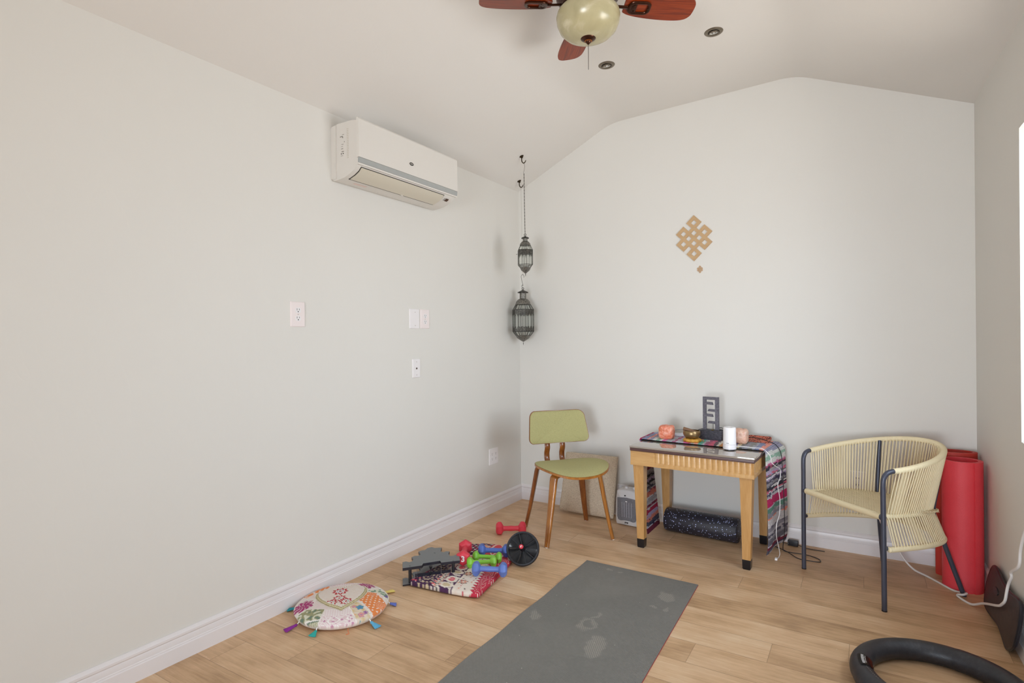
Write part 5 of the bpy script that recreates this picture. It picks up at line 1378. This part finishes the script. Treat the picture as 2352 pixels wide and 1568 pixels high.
def quilt_col(co):
    x, y, z = co.x, co.y, co.z
    # pattern coordinates: a along the near edge (left to right), b going back
    ex, ey = (.712-.337), (-1.618+1.672); el = math.hypot(ex, ey); ex, ey = ex/el, ey/el
    a = (x-.337)*ex+(y+1.672)*ey; b = -(x-.337)*ey*1+(y+1.672)*ex
    side = z < .024
    nz = mnoise.noise(Vector((x*50, y*50, 0))); st_ = math.sin(a*900+b*140) > .93
    right = .375 - .19*b           # right edge in a
    if b > .44:                    # rear folds
        if a > right-.14 or (b > .52 and a > .12): 
            if a > .17: return Qc['cream'] if (math.sin(a*110) > .85 or (math.sin(a*60+b*40) > .96)) else Qc['red2']
        v = math.sin(a*130)*math.sin(b*150)
        if a < .13-.0*b or b > .60: return Qc['cream'] if v > .55 else (Qc['rose'] if v < -.65 else Qc['plum'])
        return Qc['peach'] if nz > .1 else (Qc['ink'] if nz < -.12 else Qc['cream'])
    d_r = right-a
    if d_r < .012 or (side and a > .345): return Qc['cream'] if math.sin(b*500) > .93 else Qc['red']
    if d_r < .038:
        saw = (b*38) % 1.0
        return Qc['red'] if d_r < .012+.024*(1-abs(saw*2-1)) else Qc['cream']
    bl = .165-.15*b                # plum / band boundary
    if a < bl-.022:
        # plum ground with leaf-like dots
        ga, gb = a/.020, b/.026; i, j = math.floor(ga), math.floor(gb); h = (i*37+j*91) % 7
        fa, fb = ga-i-.5+.25*math.sin(j*3.1+i), gb-j-.5+.2*math.sin(i*2.3)
        d = math.hypot(fa*.9, fb*1.25)
        if d < .30: return (Qc['rose'] if h in (0, 2, 5) else Qc['tan'])
        if d < .37 and h in (0, 5): return Qc['cream']
        return Qc['cream'] if st_ and nz > 0 else mixc(Qc['plum'], Qc['plum2'], .5+nz)
    if a < bl+.006:
        u = (a-bl+.022)/.028
        if u < .15 or u > .85: return Qc['peach']
        return Qc['ink'] if math.sin(b*600+math.sin(a*700)*2) > .3 else Qc['cream']
    if a < bl+.085:
        # medallion blocks
        u = a-bl; v = (b+.015) % .15
        d = math.hypot((u-.045)/.034, (v-.10)/.038)
        if d < .55: return Qc['rose'] if not st_ else Qc['cream']
        if d < 1: return Qc['cream']
        d2 = math.hypot((u-.04)/.040, (v-.035)/.022)
        if d2 < .6: return Qc['tan']
        if d2 < 1.05: return Qc['cream']
        return Qc['plum2'] if nz > -.25 else Qc['cream']
    # pale field with little dashes and flowers
    u, v = a*34, b*40; i, j = math.floor(u), math.floor(v); fu, fv = u-i-.5, v-j-.5; h = (i*13+j*29) % 5
    for cx, cy in ((.27, .075), (.245, .175), (.225, .30)):
        dx, dy = a-cx, b-cy; d = math.hypot(dx, dy)
        if d < .024:
            an = math.atan2(dy, dx); rr = d/(.014+.010*abs(math.sin(an*3)))
            if rr < .8: return Qc['peach'] if d > .006 else Qc['cream']
            if rr < 1: return Qc['ink']
    if abs(fu) < .09 and abs(fv) < .28: return (Qc['ink'], Qc['red'], Qc['orange'], Qc['cream'], Qc['cream'])[h]
    return mixc(Qc['cream'], Qc['peach'], max(0, nz*.35))
bm = B(); slab(bm, qs, qw, 90); qt = obj('folded_quilt', bm, attr_mat('kantha_quilt', .9, .0012, 250), None, ang=80); paint(qt, quilt_col)
tag(qt, 'folded patterned quilt in plum, cream and red lying under the dumbbells', 'quilt')

# ------------------------------------------------------------------ dumbbells
def dumbbell(label, p, q, R, L, c, group=None, num=None, numside=1, roll=0):
    """p,q: the centres of the two heads"""
    p, q = Vector(p), Vector(q); mid = p.lerp(q, .5); ax = (q-p).normalized()
    r = bpy.data.objects.new('dumbbell', None); COL.objects.link(r); r.empty_display_size = .05
    up = Vector((0, 0, 1)); ay = up.cross(ax).normalized()
    r.matrix_world = frame(mid, ax, ay) @ Matrix.Rotation(roll, 4, 'X')
    tag(r, label, 'dumbbell', group)
    m = plain('neoprene_'+c, c, .42, var=.04, scale=20, bump=.0003, bscale=500)
    def hexr(th, k): 
        a = (th % (PI/3))-PI/6; return (1-k)+k*(math.cos(PI/6)/math.cos(a))
    def sec(x, rr, k, n=48): return [Vector((x, rr*hexr(2*PI*i/n, k)*math.cos(2*PI*i/n), rr*hexr(2*PI*i/n, k)*math.sin(2*PI*i/n))) for i in range(n)]
    hl = R*1.0; e = L/2
    for s in (-1, 1):
        bm = B()
        prof_ = [(e, R*.55, .5), (e-.0015, R*.66, .8), (e-.006, R*.86, .95), (e-.013, R*.985, 1), (e-.018, R*1.02, 1), (e-hl+.012, R*1.03, 1), (e-hl+.006, R*.95, .95), (e-hl, R*.72, .7), (e-hl-.006, R*.46, .2)]
        loft(bm, [sec(s*x, rr, k) for x, rr, k in prof_]); h_ = obj('weight_head', bm, m, r, ang=40)
        if num and s == numside:
            M = frame((s*(e+.0002), 0, 0), (0, 1*s, 0), (0, 0, 1)) @ Matrix.Rotation(-roll+0, 4, 'Z')
            text_mesh('number', num, R*1.0, M_WHITEP, h_, M, .0003, .0012)
    bm = B(); loft(bm, [sec(x, rr, 0, 24) for x, rr in ((-e+hl-.002, R*.50), (-e+hl+.012, R*.38), (-e+hl+.03, R*.36), (0, R*.40), (e-hl-.03, R*.36), (e-hl-.012, R*.38), (e-hl+.002, R*.50))]); obj('handle', bm, m, r, ang=60)
    return r
def zc_(x, y): return QZ
dumbbell('blue dumbbell at the front edge of the quilt, nearest the camera', (.604, -1.462, .0725), (.728, -1.397, .070), .037, .182, '5E78BE', 'blue dumbbells on the quilt')
dumbbell('blue dumbbell at the back of the quilt behind the green ones, touching the exercise wheel', (.478, -1.222, .068), (.585, -1.156, .064), .036, .178, '4A66B0', 'blue dumbbells on the quilt')
dumbbell('light green dumbbell farther from the camera, between the rear blue and the other green one', (.493, -1.304, .063), (.600, -1.252, .060), .0295, .162, '7CBF38', 'green dumbbells on the quilt', '1')
dumbbell('light green dumbbell touching the front blue dumbbell', (.517, -1.394, .064), (.610, -1.318, .062), .0295, .160, '84C440', 'green dumbbells on the quilt')
dumbbell('red dumbbell on the quilt pressed against the black dumbbell rack', (.366, -1.236, .073), (.468, -1.395, .077), .041, .222, 'D23546', 'red dumbbells', '3', 1, PI/6)
dumbbell('red dumbbell lying on the bare floor by the green chair', (.312, -.790, .0385), (.432, -.712, .0385), .0425, .196, 'D23546', 'red dumbbells', '3', 1, PI/6)

# ------------------------------------------------------------------ dumbbell rack lying on its side
rk = [(0.252, -1.636), (0.259, -1.62), (0.281, -1.619), (0.288, -1.601), (0.273, -1.577), (0.246, -1.559), (0.247, -1.539), (0.262, -1.525), (0.262, -1.505), (0.223, -1.478), (0.23, -1.454), (0.24, -1.443), (0.232, -1.411), (0.242, -1.389), (0.264, -1.39), (0.281, -1.377), (0.297, -1.367), (0.313, -1.395), (0.33, -1.416), (0.35, -1.417), (0.353, -1.397), (0.37, -1.39), (0.386, -1.418), (0.413, -1.442), (0.428, -1.43), (0.43, -1.409), (0.446, -1.402), (0.498, -1.463), (0.431, -1.535), (0.409, -1.52), (0.355, -1.593), (0.368, -1.617), (0.306, -1.694)]
rx0, ry0 = .36, -1.55
ra = thing('dumbbell_rack', 'empty dark grey tree shaped dumbbell rack lying on its side against the quilt', 'rack', (rx0, ry0, 0))
M_RK = plain('rack_grey_plastic', '737678', .45, var=.04, scale=30, bump=.0003); M_RKD = plain('rack_dark_rim', '24242E', .3, var=.1)
out_ = [(x-rx0, y-ry0) for x, y in rk]
def shift(P, dx, dy): return [(x+dx, y+dy) for x, y in P]
for nm, z0, z1, dx, dy in (('upper_side_plate', .084, .0945, 0, 0), ('lower_side_plate', .0015, .0085, 0, 0)):
    bm = B(); prism(bm, shift(out_, dx, dy), z1-.003, z1, None); pl = obj(nm, bm, M_RK, ra, ang=30)
    bm = B()
    for i in range(len(out_)):
        p, q = Vector((*out_[i], 0)), Vector((*out_[(i+1) % len(out_)], 0))
        d = (q-p); n = Vector((-d.y, d.x, 0)).normalized()*.0012
        vs = [bm.verts.new(v) for v in (p-n+Vector((0, 0, z0-.004 if z0 > .05 else z0)), q-n+Vector((0, 0, z0-.004 if z0 > .05 else z0)), q-n+Vector((0, 0, z1-.0005)), p-n+Vector((0, 0, z1-.0005)), p+n+Vector((0, 0, z0-.004 if z0 > .05 else z0)), q+n+Vector((0, 0, z0-.004 if z0 > .05 else z0)), q+n+Vector((0, 0, z1-.0005)), p+n+Vector((0, 0, z1-.0005)))]
        for f in ((0, 1, 2, 3), (7, 6, 5, 4), (0, 4, 5, 1), (3, 2, 6, 7), (0, 3, 7, 4), (1, 5, 6, 2)): bm.faces.new([vs[k] for k in f])
    obj('plate_rim', bm, M_RKD, pl, smooth=False)
    if z0 > .05:
        bm = B()
        for hx_, hy_ in ((-.010-.03, -.105), (.112, .063), (-.045, .100)): tube(bm, [(hx_+.005*math.cos(a), hy_+.0035*math.sin(a), z1) for a in [2*PI*k/14 for k in range(14)]], .0007, 5, cyc=True)
        obj('screw_recess', bm, M_RKD, pl)
for hx_, hy_ in ((-.040, -.105), (.112, .063)):
    bm = B(); tube(bm, [(hx_, hy_, .006), (hx_, hy_, .086)], .0085, 10); obj('end_post', bm, M_BLACK, ra)
bm = B(); box(bm, (0, 0, .040), (.185, .004, .020), Matrix.Translation((.040, -.016, 0)) @ rotz(math.atan2(.168, .152))); obj('cross_bar', bm, M_RKD, ra)
bm = B(); tube(bm, [(.036, -.030, .006), (.036, -.030, .086)], .003, 8); lathe(bm, [(0, .066), (.004, .066), (.010, .084), (0, .086)], 12, Matrix.Translation((.036, -.030, 0))); obj('centre_post', bm, M_BLACK, ra)
M_WR = plain('steel_wire', '9A9A9E', .3, .7)
for x, y in ((-.012, -.085), (.075, .008)):
    bm = B(); tube(bm, [(x, y, .004), (x, y, .084)], .0011, 6); obj('wire_rod', bm, M_WR, ra)

# ------------------------------------------------------------------ exercise wheel
wcx, wcy = .690, -1.132
tocam = Vector((CAM.x-wcx, CAM.y-wcy, 0)).normalized(); yawm = Matrix.Rotation(math.radians(-10), 3, 'Z')
hn = (yawm @ tocam).normalized(); el = math.radians(30); nrm = (hn*math.cos(el)+Vector((0, 0, math.sin(el)))).normalized()
wxv = Vector((0, 0, 1)).cross(nrm).normalized()
WR = .0935; zc2 = WR*math.cos(el)+.010*math.sin(el)+.001
wh = bpy.data.objects.new('exercise_wheel', None); COL.objects.link(wh); wh.empty_display_size = .05
wh.matrix_world = frame((wcx, wcy, zc2), wxv, nrm.cross(wxv)); tag(wh, 'black ab exercise wheel with red capped hub leaning by the quilt', 'exercise wheel')
M_TIRE = plain('wheel_tire', '25272E', .5, var=.08); t = NT('glossy_wheel_disc'); t.base(t.mix(t.noise(t.coord(), 30, 2), lin('34363A'), lin('46484C'))); t.set(Roughness=.14); M_DISC = t.m
bm = B(); lathe(bm, [(WR-.011, -.012), (WR-.003, -.012), (WR, -.006), (WR, .006), (WR-.003, .012), (WR-.009, .0125), (WR-.012, .010)], 72, closed_prof=True); obj('tire', bm, M_TIRE, wh)
bm = B(); nseg = 10
for k in range(nseg):
    a0, a1 = 2*PI*k/nseg, 2*PI*(k+1)/nseg; n4 = 6
    G = []
    for i in range(n4+1):
        a = a0+(a1-a0)*i/n4
        z_in, z_out = .004, .002
        tw = (i/n4-.5)*(.018 if k % 2 else -.014)
        G.append([bm.verts.new((rr*math.cos(a), rr*math.sin(a), z)) for rr, z in ((.012, .006), (.03, .003+tw*.5), (.055, .001+tw), (WR-.012, .002+tw*.8))])
    for i in range(n4):
        for j in range(3): bm.faces.new((G[i][j], G[i][j+1], G[i+1][j+1], G[i+1][j]))
bmesh.ops.solidify(bm, geom=bm.faces[:], thickness=.004)
dk = obj('wheel_disc', bm, M_DISC, wh, ang=25)
for k in range(nseg):
    bm = B(); a = 2*PI*k/nseg; strip(bm, [(.012*math.cos(a), .012*math.sin(a), .008), ((WR-.011)*math.cos(a), (WR-.011)*math.sin(a), .007)], .0022, .008, (-math.sin(a), math.cos(a), 0)); obj('spoke', bm, M_TIRE, wh)
bm = B(); lathe(bm, [(0, -.075), (.010, -.075), (.0125, -.07), (.0125, -.02), (.017, -.014), (.017, .016), (.0125, .022), (.0125, .058), (.010, .062), (0, .062)], 28); obj('grip', bm, M_BLACK, wh)
bm = B(); lathe(bm, [(0, .068), (.008, .0675), (.0122, .064), (.0125, .060), (0, .060)], 28); cp = obj('red_hub_cap', bm, plain('red_cap', 'C8283A', .35), wh)
bm = B(); box(bm, (-.001, .0, .0682), (.0035, .010, .0006)); box(bm, (.0022, .0035, .0682), (.006, .003, .0006)); obj('cap_mark', bm, M_WHITEP, cp)
